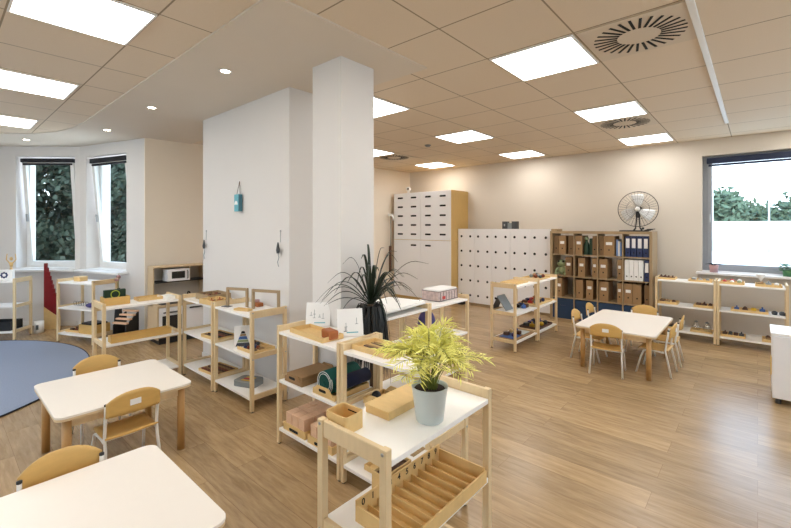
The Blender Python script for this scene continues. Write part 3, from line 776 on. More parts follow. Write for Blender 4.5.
# ------------------------------------------------------------ wall hangings on the partition
t = thing('hanging_bag', 'small sky-blue bag hanging by a string on the white partition', 'bag', (-4.01, 2.115, 1.70))
MB().box(-.045, .045, -.045, -.003, 0, .175, .004).build('body', 'teal_bag', t)
MB().box(.0455, .048, -.044, -.004, .002, .173).build('side_sheet', 'teal_bag_side', t)  # thin sheet in a darker blue on one side only
MB().prism([(-.035, .07), (.035, .07), (.02, .1), (-.005, .11), (-.03, .09)], -.001, .001, rot=rx(PI / 2), loc=Vector((0, -.0465, 0))).build('emblem', 'paper', t)
MB().tube([(-.035, -.02, .175), (0, -.008, .31), (.035, -.02, .175)], .003, 6).build('string', 'brown', t)
def hanger(loc, lb, sc):
    t = thing('key_hanger', lb, 'hanging pendant', loc, group='grey pendants hung on the partition')
    MB().tube([(0, -.005, 0), (0, -.006, -.10 * sc)], .002, 6).build('cord', 'grey', t)
    MB().lathe([(0, -.2 * sc), (.012, -.2 * sc), (.018, -.17 * sc), (.006, -.10 * sc), (0, -.10 * sc)], (0, -.032, 0), 12).build('pendant', 'dark_grey', t)
    MB().tube([(0, -.03, -.2 * sc), (.012, -.03, -.24 * sc), (-.01, -.03, -.28 * sc), (.006, -.03, -.32 * sc)], .004, 6).build('tail', 'grey', t)
    MB().lathe([(0, 0), (.008, 0), (.008, .006), (0, .006)], (0, -.003, .004), 10, rot=rx(PI / 2)).build('hook', 'screw', t)
hanger((-4.80, 2.12, 1.49), 'grey pendant hanging at the left edge of the white partition', 1)
hanger((-3.272, 2.12, 1.50), 'grey pendant hanging near the right corner of the partition', 1)

# ------------------------------------------------------------ item makers
def tray(w, d, h, label, loc, rz=0, m='pine', name='wooden_tray', handles=False, group='wooden trays on the shelves', th=.007):
    t = thing(name, label, 'tray', loc, rz, group)
    b = MB(); x, y = w / 2, d / 2
    b.box(-x, x, -y, y, .0003, th); b.box(-x, -x + th, -y, y, th, h, .001); b.box(x - th, x, -y, y, th, h, .001)
    b.box(-x + th, x - th, -y, -y + th, th, h, .001); b.box(-x + th, x - th, y - th, y, th, h, .001); b.build('tray_body', m, t)
    if handles:
        for s_ in (-1, 1):
            poly = [(-x * .92, h - .012), (-x * .5, h + .03), (x * .5, h + .03), (x * .92, h - .012)]
            hb = MB(); hb.prism(poly, -.004, .004, rot=rx(PI / 2), loc=Vector((0, s_ * (y + .005), 0))); e_ = hb.build('handle_board', m, t)
            MB().prism(rrect(-.035, .035, h - .004, h + .014, .008), -.0045 if s_ < 0 else -.0045, .0045, rot=rx(PI / 2), loc=Vector((0, s_ * (y + .005), 0))).build('grip_slot', 'dark', e_)
    return t
def bits(n, w, d, z, mats_, label, loc, rz=0, cat='material', name='counting_piece', size=.02, kind='mix', group=None, seed=1):
    """a number of small pieces, each its own object"""
    rd = random.Random(seed); out = []
    cols = max(1, int(math.ceil(math.sqrt(n * w / d)))); rws = int(math.ceil(n / cols))
    for k in range(n):
        cx = (-w / 2 + w * ((k % cols) + .5) / cols); cy = (-d / 2 + d * ((k // cols) + .5) / rws)
        b = MB(); q = k % 3 if kind == 'mix' else {'box': 0, 'cyl': 1, 'ball': 2}[kind]
        s_ = min(size * rd.uniform(.8, 1.05), w / cols * .46, d / rws * .46)
        if q == 0: b.box(-s_, s_, -s_, s_, 0, s_ * 1.4, s_ * .15)
        elif q == 1: b.lathe([(0, 0), (s_, 0), (s_, s_ * 1.1), (s_ * .3, s_ * 1.2), (s_ * .3, s_ * 2), (0, s_ * 2.1)], seg=12)
        else: b.ball((0, 0, s_ * .9), s_ * .9, sub=2)
        o = b.build(name, mats_[k % len(mats_)])
        ca, sa = math.cos(rz), math.sin(rz)
        o.location = (loc[0] + cx * ca - cy * sa, loc[1] + cx * sa + cy * ca, loc[2] + z); o.rotation_euler = (0, 0, rz + rd.uniform(-.4, .4) * (q != 0))
        o['label'] = label; o['category'] = cat; o['group'] = group or label; out.append(o)
    return out

Z0, Z1, Z2 = .8005, .4605, .1205
# ---- cart A (foreground)
t = thing('wooden_box', 'open square light wooden box with rounded corners on the nearest cart', 'box', (-1.152, 1.018, Z0), R(2), None)
b = MB(); o_ = rrect(-.056, .056, -.047, .047, .014, 5); i_ = rrect(-.051, .051, -.042, .042, .010, 5)
n = len(o_)
rings = [[b.bm.verts.new((x, y, z)) for x, y in P] for P, z in ((o_, 0), (o_, .062), (i_, .062), (i_, .005))]
for A_, B_ in zip(rings, rings[1:]):
    for k in range(n): b.bm.faces.new((A_[k], A_[(k + 1) % n], B_[(k + 1) % n], B_[k]))
b.bm.faces.new(rings[0][::-1]); b.bm.faces.new(rings[3]); b.build('box_wall', 'pine', t)
MB().box(-.025, .025, .0415, .0418, .04, .045).build('slot', 'dark', t)
t = thing('flat_wooden_box', 'closed flat plywood box lying beside the fern pot on the nearest cart', 'box', (-1.122, 1.312, Z0), R(1))
MB().box(-.062, .062, -.155, .155, 0, .022, .001).build('base', 'pine', t); MB().box(-.065, .065, -.158, .158, .0223, .034, .0015).build('lid', 'pine', t)

# fern in pot
t = thing('potted_fern', 'potted fern with feathery lime-yellow fronds in a pale grey pot on the nearest cart', 'potted plant', (-.948, 1.272, Z0))
MB().lathe([(0, 0), (.050, 0), (.053, .004), (.069, .128), (.0705, .133), (.067, .133), (.064, .118), (0, .117)], seg=40).build('pot', 'pot', t)
MB().lathe([(0, .118), (.0605, .119), (.058, .122), (0, .123)], seg=24).build('soil', 'soil', t)
rd = random.Random(11)
st = MB(); fd = MB()
for k in range(66):
    a = rd.uniform(0, 2 * PI); reach = rd.uniform(.03, .17); r0 = rd.uniform(0, .03); hh = rd.uniform(.13, .25) * (1.1 - reach * 1.7)
    if k in (0, 1, 2): a = R(35 + 14 * k); reach = .19; hh = .14
    if k in (3, 4): a = R(215 + 20 * k); reach = .16; hh = .11
    pts = []
    for i in range(11):
        v = i / 10
        rr = r0 + reach * v ** 1.7
        z = .12 + hh * math.sin(min(v * 1.75, 1.75)) - .06 * max(0, v - .65) * reach / .2
        pts.append(Vector((rr * math.cos(a), rr * math.sin(a), z)))
    st.tube(pts, .0015, 5, .0007)
    side = Vector((-math.sin(a), math.cos(a), 0))
    for i in range(5, 11):
        for half in (0, .5):
            if i == 10 and half: continue
            p = pts[i] if not half else (pts[i] + pts[i + 1]) / 2
            dirn = (pts[min(i + 1, 10)] - pts[i - 1]).normalized()
            v = (i + half) / 10
            ln = .052 * (1.2 - abs(v - .75) * 1.3) * rd.uniform(.75, 1.2)
            for s_ in (-1, 1):
                tip = p + (side * s_ * .75 + dirn * .75 + Vector((0, 0, rd.uniform(-.35, .25)))).normalized() * ln
                mid = (p + tip) / 2 + Vector((0, 0, .003)); w_ = dirn * .004
                v1, v2, v3, v4 = [fd.bm.verts.new(q) for q in (p, mid + w_, tip, mid - w_)]
                fd.bm.faces.new((v1, v2, v3, v4))
st.build('stems', 'fern_stem', t)
fo = fd.build('fronds', 'fern', t)
sm = fo.modifiers.new('thickness', 'SOLIDIFY'); sm.thickness = .0006

# number tray
t = thing('number_tray', 'long wooden tray with ten compartments numbered 0 to 9 on the cart middle shelf', 'tray', (-.985, 1.295, Z1))
x, y = .125, .262
b = MB(); b.box(-x, x, -y, y, 0, .006); b.box(x - .008, x, -y, y, .006, .05, .001); b.box(-x + .008, x - .008, -y, -y + .008, .006, .06, .001); b.box(-x + .008, x - .008, y - .008, y, .006, .06, .001)
b.build('tray_body', 'pine', t)
MB().box(-x, -x + .0075, -y, y, .0063, .078, .001).build('number_board', 'pine', t)
step = (2 * y - .016) / 10
for k in range(1, 10): MB().box(-x + .009, x - .009, -y + .008 + step * k - .002, -y + .008 + step * k + .002, .0063, .036).build('divider', 'pine', t)
def text_mesh(ch, size):
    cu = bpy.data.curves.new('txt', 'FONT'); cu.body = ch; cu.size = size; cu.extrude = .0004; cu.align_x = 'CENTER'; cu.align_y = 'CENTER'
    cu.offset = .0006
    o = bpy.data.objects.new('txt', cu); COL.objects.link(o)
    dg = bpy.context.evaluated_depsgraph_get(); me = bpy.data.meshes.new_from_object(o.evaluated_get(dg))
    bpy.data.objects.remove(o); bpy.data.curves.remove(cu); return me
for k in range(10):
    me = text_mesh(str(k), .034); me.materials.clear(); me.materials.append(M['dark'])
    me.transform(rzm(PI / 2) @ rx(PI / 2))
    o = bpy.data.objects.new('digit', me); COL.objects.link(o); o.parent = t
    o.location = (-x + .0081, -y + .008 + step * (k + .5), .058)
t = thing('slatted_box', 'small wooden box of thin brown spindles behind the numbered tray', 'box', (-1.155, 1.285, Z1))
b = MB(); b.box(-.036, .036, -.085, .085, 0, .006); b.box(-.036, -.03, -.085, .085, .006, .08, .001); b.box(.030, .036, -.085, .085, .006, .08, .001); b.box(-.03, .03, -.085, -.079, .006, .08); b.box(-.03, .03, .079, .085, .006, .08); b.build('box', 'pine', t)
for k in range(8): MB().cyl((-.022 + .0063 * k, -.075, .07), (-.022 + .0063 * k, .075, .07), .0028, 8).build('spindle', 'brown', t)

# ---- B1 (picture cards)
tray(.40, .17, .032, 'shallow wooden tray with orange block on the picture card shelf', (-2.27, 1.745, Z0), R(-4))
t = thing('wooden_block', 'orange-brown rounded block standing in the tray before the picture cards', 'block', (-2.115, 1.74, Z0 + .008), R(-10))
MB().box(-.058, .058, -.035, .035, 0, .058, .01).build('block', 'orange', t)
def card(loc, rz, w, h, lb, seed):
    t = thing('picture_card', lb, 'picture card', loc, rz, 'picture cards leaning on the shelf')
    rot = rx(R(-18))
    MB().box(-w / 2, w / 2, 0, .002, 0, h, 0, rot, Vector((0, 0, .004))).build('sheet', 'paper', t)
    MB().tube([(-w * .2, .05 + h * .1, .0015), (0, .02 + h * .28, h * .8), (w * .2, .05 + h * .1, .0015)], .0025, 6).build('easel_wire', 'grey', t)
    rd = random.Random(seed); b = MB()
    for k in range(5):
        x = rd.uniform(-w * .3, w * .3); z = h * rd.uniform(.15, .5)
        b.box(x - .01, x + .01, -.0012, -.0002, z, z + .003, 0, rot, Vector((0, 0, .004)))
        b.box(x - .001, x + .002, -.0012, -.0002, z, z + rd.uniform(.02, .05), 0, rot, Vector((0, 0, .004)))
    b.build('drawing', 'grey', t)
    b = MB(); b.box(-w * .15, w * .3, -.0012, -.0002, h * .12, h * .16, 0, rot, Vector((0, 0, .004))); b.build('drawing_wash', 'teal_bag', t)
card((-2.45, 1.90, Z0), R(44), .18, .175, 'left white picture card with a faint sketch, leaning behind the orange block', 3)
card((-2.055, 1.87, Z0), R(55), .175, .185, 'right white picture card with printed drawings, before the dark plant', 4)
t = tray(.20, .30, .035, 'cardboard tray with cut-out handles holding a flat brown box, left end of shelf', (-2.40, 1.80, Z1), 0, 'kraft', 'handled_tray', True)
tag(MB().box(-.088, .088, -.14, .14, 0, .05, .002).build('cardboard_box', 'kraft'), 'flat brown cardboard box lying in the handled tray left of the green rolls', 'box', loc=(-2.40, 1.80, Z1 + .008))
tray(.22, .30, .035, 'light wooden tray with cut-out handles holding the green rolled mats', (-2.07, 1.80, Z1), 0, 'pine', 'handled_tray', True)
def roll(loc, r, L, m, edge, lb):
    t = thing('rolled_mat', lb, 'rolled mat', loc, 0, 'rolled felt mats in the handled tray')
    b = MB(); N = 90; th = .009; prev = None; turns = (r - .012) / .013
    for k in range(N):
        a = turns * 2 * PI * k / (N - 1); rr = .008 + (r - .012) * k / (N - 1)
        c_, s_ = math.cos(a), math.sin(a)
        q = [b.bm.verts.new((c_ * rr, yy, r + s_ * rr)) for yy in (0, L)] + [b.bm.verts.new((c_ * (rr + th), yy, r + s_ * (rr + th))) for yy in (0, L)]
        if prev:
            for i, j in ((0, 1), (1, 3), (3, 2), (2, 0)):
                f = b.bm.faces.new((prev[i], prev[j], q[j], q[i])); f.smooth = True
        else: b.bm.faces.new((q[0], q[1], q[3], q[2]))
        prev = q
    b.bm.faces.new((prev[0], prev[2], prev[3], prev[1])); b.build('felt', m, t)
    pts = []
    for k in range(60):
        a = turns * 2 * PI * (1 - .45 * k / 59); rr = .008 + (r - .012) * (1 - .45 * k / 59) + th / 2
        pts.append((math.cos(a) * rr, -.002, r + math.sin(a) * rr))
    MB().tube(pts, .0019, 5).build('edging', edge, t)
roll((-2.075, 1.665, Z1 + .008), .078, .26, 'teal', 'paper', 'dark green rolled mat with white spiral edging in the handled tray')
tag(roll((-1.972, 1.69, Z1 + .045), .045, .25, 'navy_felt', 'navy', 'dark blue rolled mat beside the green one') or bpy.data.objects['rolled_mat.001'], 'dark blue rolled mat squeezed beside the green one', 'rolled mat')
def brick_box(x, lb, lb2):
    t = tray(.25, .29, .05, lb, (x, 1.79, Z2), 0, 'pine', 'handled_tray', False)
    MB().prism(rrect(-.05, .05, .012, .03, .008), -.003, -.0005, rot=rx(PI / 2), loc=Vector((0, -.1485, 0))).build('grip_slot', 'dark', t)
    for r_ in range(3):
        for c in range(3):
            o = MB().box(-.033, .033, -.0435, .0435, 0, .115, .002).build('wooden_brick', 'brick')
            tag(o, lb2, 'block', lb2, (x + (c - 1) * .072, 1.79 + (r_ - 1) * .092, Z2 + .008))
brick_box(-2.385, 'wooden tray of pinkish blocks, left one on the lowest shelf', 'tall pinkish wooden block in the left tray on the lowest shelf')
brick_box(-2.105, 'wooden tray of pinkish blocks, right one on the lowest shelf', 'tall pinkish wooden block in the right tray on the lowest shelf')

# ---- B2
tray(.30, .20, .03, 'wooden tray of brown sticks just behind the fern fronds', (-1.70, 1.79, Z0))
for k in range(7): tag(MB().cyl((-.1, 0, .008), (.1, 0, .008), .008, 10).build('wooden_stick', ['pine', 'brown', 'kraft'][k % 3]), 'short wooden stick lying in the tray behind the fern', 'stick', 'wooden sticks in the tray behind the fern', (-1.70, 1.72 + .023 * k, Z0 + .0075), R(random.uniform(-6, 6)))
tray(.24, .18, .035, 'light wooden tray with handles and blue cloth between fern and flat box', (-1.70, 1.85, Z1), 0, 'pine', 'handled_tray', True)
tag(MB().ball((0, 0, .02), .02, (3.4, 2.6, 1), 3).build('folded_cloth', 'blue'), 'blue cloth bundled in the tray behind the flat wooden box', 'cloth', loc=(-1.68, 1.85, Z1 + .008))
tag(MB().ball((0, 0, .025), .025, (1.2, 1.2, 1), 2).build('black_ball', 'black'), 'black ball beside the blue cloth in the handled tray', 'ball', loc=(-1.785, 1.84, Z1 + .008))
tray(.26, .2, .03, 'shallow wooden tray at the left of the lowest shelf behind the numbered tray', (-1.60, 1.78, Z2))
tray(.18, .26, .025, 'flat wooden tray lying on the middle shelf left of the blue cloth tray', (-1.40, 1.80, Z1), 0)

# ---- W1
def frame_stand(loc, rz, w, h, lb):
    t = thing('dressing_frame', lb, 'wooden frame', loc, rz, 'upright wooden frames on the partition shelf')
    for s_ in (-1, 1): MB().box(s_ * w / 2 - .011, s_ * w / 2 + .011, -.011, .011, .0, h, .002).build('post', 'oak', t)
    MB().box(-w / 2 + .0115, w / 2 - .0115, -.011, .011, h - .024, h, .002).build('crossbar', 'oak', t)
frame_stand((-3.63, 1.885, Z0), R(25), .21, .175, 'left upright wooden frame on the shelf against the partition')
frame_stand((-3.29, 1.975, Z0), R(22), .27, .18, 'right upright wooden frame on the shelf against the partition')
tray(.16, .06, .018, 'narrow wooden tray lying between the two upright frames', (-3.42, 1.83, Z0), R(20))
tag(MB().box(-.045, .045, -.03, .03, 0, .035, .002).build('orange_block', 'orange'), 'orange wooden block behind the gap of the two upright frames', 'block', loc=(-3.50, 2.02, Z0))
tag(MB().box(-.04, .04, -.03, .03, 0, .004).build('photo_card', 'paper'), 'white card with dark picture lying below the right upright frame', 'card', loc=(-3.26, 1.87, Z0), rz=R(20))
tag(MB().box(-.04, .04, -.03, .03, 0, .004).build('photo_card', 'dark_grey'), 'dark picture card lying below the left upright frame', 'card', loc=(-3.70, 1.82, Z0), rz=R(20))
tag(MB().lathe([(0, 0), (.025, 0), (.03, .05), (.027, .05), (.023, .006), (0, .006)], seg=20).build('cup', 'pink_pot'), 'small pinkish cup between the two upright frames', 'cup', loc=(-3.56, 2.04, Z0))
# triangle board
t = thing('triangle_board', 'white board with a striped blue, black and beige triangle on the middle shelf', 'display board', (-3.425, 1.83, Z1), R(58))
rot = rx(R(-14))
MB().box(-.075, .075, 0, .004, 0, .20, .001, rot, Vector((0, 0, .002))).build('board', 'paper', t)
def tri(z0, z1, m):
    f = lambda z: .062 * (1 - (z - .02) / .16)
    MB().prism([(-f(z0), z0), (f(z0), z0), (f(z1), z1), (-f(z1), z1)], .0003, .0015, rot=rot @ rx(PI / 2), loc=Vector((0, 0, .002))).build('stripe', m, t)
tri(.02, .05, 'dark_grey'); tri(.054, .075, 'frog'); tri(.078, .105, 'blue'); tri(.108, .125, 'kraft'); tri(.128, .172, 'dark')
MB().box(-.02, .02, .05, .055, .0005, .18, 0, rx(R(14)), Vector((0, .02, .0))).build('back_strut', 'paper', t)
t = tray(.30, .21, .028, 'wooden tray of small dark pictures and objects on the middle partition shelf', (-3.34, 1.90, Z1), R(2))
bits(12, .27, .18, .008, ['brown', 'navy', 'rust', 'kraft', 'brown', 'dark_grey'], 'small coloured figure in the tray below the right upright frame', (-3.34, 1.90, Z1), cat='figure', name='small_figure', size=.02, seed=3)
t = thing('tablet_case', 'grey plastic carry case with handle and yellow bars on the lowest partition shelf', 'case', (-3.45, 1.90, Z2), R(22))
b = MB(); b.prism(rrect(-.115, .115, -.08, .08, .035), 0, .045); b.build('shell', 'grey', t)
MB().tube([(-.06, .075, .022), (-.055, .115, .022), (.055, .115, .022), (.06, .075, .022)], .011, 8).build('handle', 'grey', t)
for k in range(3): MB().box(-.05, .05, -.045 + .035 * k, -.025 + .035 * k, .0452, .048, .001).build('bar', ['yellow', 'bright_red', 'yellow'][k], t)
# ---- W0
tray(.28, .24, .06, 'dark woven looking tray on the top left of the partition shelves', (-4.22, 1.93, Z0), R(0), 'oak')
bits(8, .24, .2, .008, ['brown', 'kraft', 'rust'], 'brown natural object in the oak tray at the end of the partition', (-4.22, 1.93, Z0), cat='natural object', name='pine_cone', size=.03, kind='ball', seed=5)
tray(.24, .20, .045, 'light wooden tray right of the dark tray on the partition end shelf', (-3.95, 1.83, Z0), R(6))
bits(6, .2, .16, .008, ['pine', 'orange', 'kraft'], 'small wooden cylinder in the light tray left of the upright frames', (-3.95, 1.83, Z0), cat='cylinder', name='wooden_cylinder', size=.025, kind='cyl', seed=6)
tray(.30, .2, .03, 'wooden tray with dark sticks on the middle shelf left of the triangle board', (-3.97, 1.87, Z1), R(5))
for k in range(5): tag(MB().box(-.12, .12, -.008, .008, 0, .02, .002).build('dark_bar', ['brown', 'dark', 'rust'][k % 3]), 'dark bar lying in the tray left of the triangle board', 'bar', 'dark bars in the tray left of the triangle board', (-3.97, 1.80 + .034 * k, Z1 + .0075), R(5))
tray(.32, .23, .025, 'wooden tray of long red rods on the lowest shelf, left of the grey case', (-4.0, 1.88, Z2), R(6))
for k in range(6): tag(MB().box(-.145, .145, -.009, .009, 0, .018, .001).build('red_rod', ['rust', 'kraft', 'brown'][k % 3]), 'long reddish rod in the lowest tray left of the grey case', 'rod', 'reddish rods on the lowest shelf', (-4.0, 1.80 + .032 * k, Z2 + .0075), R(6))
# ---- L
t = tray(.15, .21, .075, 'wooden box holding a dark green case at the near end of the left shelf', (-4.63, 1.17, Z0), 0, 'honey', 'wooden_crate')
t = thing('green_case', 'dark green case with a lime ring, standing in the wooden box', 'case', (-4.65, 1.17, Z0 + .008))
MB().box(-.02, .02, -.09, .09, 0, .13, .006, rx(0), None).build('body', 'green', t)
MB().tube([(.023, .035 * math.cos(2 * PI * k / 24), .085 + .035 * math.sin(2 * PI * k / 24)) for k in range(24)], .004, 6, closed=True).build('ring', 'lime', t)
tray(.16, .22, .03, 'shallow wooden tray in the middle of the left end-on shelf top', (-4.67, 1.47, Z0), R(0))
tag(MB().box(-.09, .09, -.06, .06, 0, .025, .002).build('paper_stack', 'paper'), 'small stack of white paper at the far end of the left end-on shelf', 'paper', loc=(-4.62, 1.635, Z0), rz=R(12))
tray(.11, .52, .06, 'long narrow wooden box on the middle board of the left end-on shelf', (-4.53, 1.36, Z1), 0, 'honey', 'wooden_crate')
# ---- M : below right bay window
def onM(u, v, z):  # local coordinates on unit M
    a = R(23.5); return (-6.82 + u * math.cos(a) - v * math.sin(a), 1.405 + u * math.sin(a) + v * math.cos(a), z)
t = thing('wooden_box', 'small wooden box on the top left of the shelf under the bay window', 'box', onM(-.13, 0, Z0), R(23.5))
MB().box(-.062, .062, -.05, .05, 0, .05, .003).build('box', 'pine', t); MB().box(-.065, .065, -.053, .053, .0505, .065, .003).build('lid', 'birch', t)
b = MB()
for k in range(6):
    b.tube([(.03 * math.cos(2 * PI * i / 16) + k * .045 - .11, .004 * i / 16, .035 + .03 * math.sin(2 * PI * i / 16)) for i in range(17)], .002, 5)
tag(b.build('wire_object', 'black'), 'tangle of thin black wire rings on the middle shelf under the bay window', 'wire rings', loc=onM(-.1, -.02, Z1), rz=R(23.5))
t = thing('cloth_bundle', 'dark purple cloth bundle on the middle shelf under the bay window', 'cloth', onM(.13, -.03, Z1), R(23.5))
MB().ball((0, 0, .03), .03, (3, 2.2, 1), 3).build('bundle', 'purple', t); MB().ball((.03, 0, .06), .02, (2, 1.4, .8), 2).build('fold', 'navy_felt', t)
tray(.24, .2, .03, 'wooden tray of brown pieces on the lowest shelf beside the red staircase', onM(-.16, 0, Z2), R(23.5))
bits(6, .2, .16, .008, ['brown', 'rust', 'kraft'], 'brown wooden piece in the tray beside the red staircase', onM(-.16, 0, Z2), R(23.5), cat='wooden piece', name='wooden_piece', size=.025, seed=8)
tray(.28, .22, .12, 'deep wooden crate of dark items on the lowest shelf under the bay window', onM(.13, 0, Z2), R(23.5), 'honey', 'wooden_crate')
tag(MB().box(-.12, .12, -.09, .09, 0, .13, .004).build('dark_insert', 'black'), 'black box standing inside the deep wooden crate', 'box', loc=onM(.13, 0, Z2 + .008), rz=R(23.5))
# black vase and dried flower behind
t = thing('flower_vase', 'thin black vase with pale dried flower heads beside the bay shelf', 'vase', (-6.58, 1.70, 0))
MB().lathe([(0, 0), (.05, 0), (.055, .2), (.035, .5), (.02, .62), (.022, .7), (.016, .7), (.012, .6), (0, .58)], seg=20).build('vase', 'black', t)
for dx, dy, dz in ((0, 0, .86), (-.07, .02, .84), (.05, -.03, .82)):
    MB().tube([(0, 0, .6), (dx * .4, dy * .4, .72), (dx, dy, dz)], .003, 5).build('stem', 'fern_stem', t)
    MB().ball((dx, dy, dz), .028, (1, 1, .7), 2).build('flower_head', 'pink_pot', t)
# sloped step rack
t = thing('sloped_rack', 'rack of brown slanting wooden steps with black sides near the play kitchen', 'rack', (-6.33, 1.715, 0), R(118))
for s_ in (-1, 1):
    MB().prism([(-.09, .001), (.11, .001), (.11, .40), (-.09, .24)], -.007, .007, rot=rx(PI / 2), loc=Vector((0, s_ * .10, 0))).build('side_panel', 'black', t)
for k in range(4): MB().box(-.10 + k * .054, -.052 + k * .054, -.112, .112, .262 + k * .044, .282 + k * .044, .002).build('step', 'brick', t)
MB().box(-.08, .10, -.092, .092, .05, .065).build('base_board', 'black', t)
# red staircase
t = thing('stair_board', 'tall dark red stepped board standing on a tan wooden base at the bay wall', 'toy staircase', (-7.98, 1.20, 0), R(36))
MB().prism([(-.11, .001), (.13, .001), (.13, .20), (.11, .20), (-.11, .33)], -.02, .02, rot=rx(PI / 2), loc=Vector((0, 0, 0))).build('base', 'pine', t)
poly = [(-.11, .335), (.11, .205)]
nst = 9
for k in range(nst):
    xx = .11 - k * .19 / nst; z = .42 + k * .063
    poly += [(xx, z), (xx - .19 / nst, z)]
poly += [(-.08, .99), (-.11, .99)]
MB().prism(poly, -.018, .018, rot=rx(PI / 2)).build('stepped_panel', 'red', t)
t = thing('waste_bin', 'small white cylindrical bin with dark figure on the floor beside the red staircase', 'bin', (-7.85, 1.04, 0))
MB().lathe([(0, .001), (.055, .001), (.057, .165), (.052, .165), (.05, .01), (0, .01)], seg=32).build('shell', 'paper', t)
MB().box(-.03, .0, -.059, -.0555, .05, .12, .0, rzm(R(75))).build('figure_print', 'dark_grey', t)
# ---- N at left edge
def onN(u, v, z):
    a = R(51.5); return (-7.887 + u * math.cos(a) - v * math.sin(a), .589 + u * math.sin(a) + v * math.cos(a), z)
t = thing('flower_sign', 'white box with a dark eight-petal flower emblem on the far left shelf', 'sign box', onN(.10, .03, Z0), R(60))
MB().box(-.17, .08, -.03, .05, 0, .14, .006).build('box', 'paper', t)
b = MB()
for k in range(8):
    a = 2 * PI * k / 8
    b.ball((.055 * 0 + .032 * math.cos(a), 0, .032 * math.sin(a)), .012, (1.15, .12, 1.15), 2)
fb = b.build('flower_emblem', 'navy', t); fb.location = (-.005, -.031, .07)
t = thing('artist_mannequin', 'jointed wooden figure with raised arms behind the flower sign', 'wooden figure', onN(.12, .10, Z0), R(51))
b = MB(); b.lathe([(0, 0), (.045, 0), (.045, .015), (0, .015)]); b.build('base', 'pine', t)
b = MB(); b.tube([(0, 0, .015), (0, 0, .13)], .004); b.tube([(0, 0, .13), (0, 0, .17)], .018, 10, .014); b.tube([(0, 0, .175), (0, 0, .24)], .016, 10, .026); b.build('torso', 'pine', t)
MB().ball((0, 0, .29), .022, (.85, .9, 1.2), 2).build('head', 'pine', t)
for s_ in (-1, 1):
    MB().tube([(s_ * .025, 0, .235), (s_ * .06, 0, .28), (s_ * .05, 0, .36)], .008, 8, .005).build('arm', 'pine', t)
    MB().tube([(s_ * .012, 0, .14), (s_ * .03, -.01, .08), (s_ * .02, 0, .018)], .01, 8, .006).build('leg', 'pine', t)
tray(.40, .24, .12, 'low black open crate on the lowest board of the far left shelf', onN(.05, 0, Z2), R(51.5), 'black', 'storage_crate')
tag(MB().ball((0, 0, .09), .09, (1, .8, 1), 3).build('grey_cushion', 'grey'), 'round grey cushion peeking out at the left edge on the far left shelf', 'cushion', loc=onN(-.12, .02, Z1))

# ---- C units
t = thing('fabric_basket', 'pink and white patterned fabric basket with dark trim on the mid-room shelf', 'basket', (-2.46, 3.48, Z0), R(90))
b = MB(); b.prism(rrect(-.175, .175, -.11, .11, .02), 0, .10); b.build('body', 'pink_print', t)
for k in range(7):
    xx = -.15 + .05 * k
    for s_ in (-1, 1): MB().box(xx - .003, xx + .003, s_ * .1115 - .001, s_ * .1115 + .001, .01, .09).build('printed_stripe', 'dark_grey', t)
b = MB()
for zz in (.098, .004):
    b.tube([(x_, y_, zz) for x_, y_ in rrect(-.176, .176, -.111, .111, .02)], .003, 5, closed=True)
b.build('dark_trim', 'dark_grey', t)
MB().prism(rrect(-.165, .165, -.10, .10, .02), .1005, .112).build('lid', 'paper', t)
MB().box(-.12, -.07, -.116, -.1127, .02, .05, .001).build('red_tag', 'bright_red', t)
t = thing('paper_sheets', 'large white sheets of paper lying on the shelf behind the dark plant', 'paper', (-2.45, 2.68, .8405), R(4))
MB().box(-.22, .20, -.33, .30, 0, .012, .002).build('sheet', 'paper', t); MB().box(-.20, .19, -.28, .31, .0125, .02, .002, rzm(R(5))).build('sheet', 'paper', t)
t = thing('cloth_bag', 'dark blue-purple cloth bag hanging under the shelf with the pink basket', 'bag', (-2.46, 3.25, Z1))
MB().ball((0, 0, .13), .10, (.8, 1.0, 1.3), 3).build('bag_body', 'purple', t); MB().tube([(0, -.05, .22), (0, -.02, .30), (0, .02, .30), (0, .05, .22)], .006, 6).build('bag_handle', 'navy_felt', t)

# ---- D units
t = tray(.24, .34, .02, 'flat wooden tray on top of the nearer mid-room shelf before the lockers', (-2.42, 5.12, Z0), 0)
t = thing('plate_rack_top', 'honey-brown felt cover lying in the flat tray before the lockers', 'felt sheet', (-2.42, 5.12, Z0 + .0075))
MB().box(-.105, .105, -.15, .15, 0, .014, .002).build('felt', 'honey', t)
tray(.26, .44, .025, 'wooden tray with stones on top of the farther mid-room shelf', (-2.39, 5.74, Z0), 0)
bits(7, .2, .3, .008, ['grey', 'rust', 'dark_grey', 'kraft'], 'small stone in the tray on top of the farther mid-room shelf', (-2.38, 5.82, Z0), cat='stone', name='small_stone', size=.035, kind='ball', seed=12)
t = thing('sloped_stand', 'grey slanted stand leaning on the middle board before the white lockers', 'stand', (-2.44, 4.95, Z1 + .002), R(90))
MB().box(-.10, .10, 0, .012, 0, .22, .003, rx(R(-35)), Vector((0, -.04, .008))).build('panel', 'grey', t); MB().box(-.09, .09, 0, .008, 0, .18, .002, rx(R(25)), Vector((0, .165, .002))).build('support', 'black', t)
bits(5, .16, .2, .008, ['black', 'blue', 'navy', 'brown'], 'dark blue toy piece on the middle board right of the grey stand', (-2.36, 5.25, Z1), cat='toy', name='toy_piece', size=.04, seed=13)
tray(.28, .56, .025, 'wooden tray of mixed toys on the middle board of the farther mid-room shelf', (-2.39, 5.745, Z1))
bits(10, .24, .5, .008, ['brown', 'bright_red', 'grey', 'navy', 'kraft'], 'small toy on the middle board of the farther mid-room shelf', (-2.39, 5.745, Z1), cat='toy', name='toy_piece', size=.035, seed=14)
t = thing('picture_tray', 'tray of blue and white pictures on the lowest board of the nearer mid-room shelf', 'tray', (-2.39, 5.07, Z2))
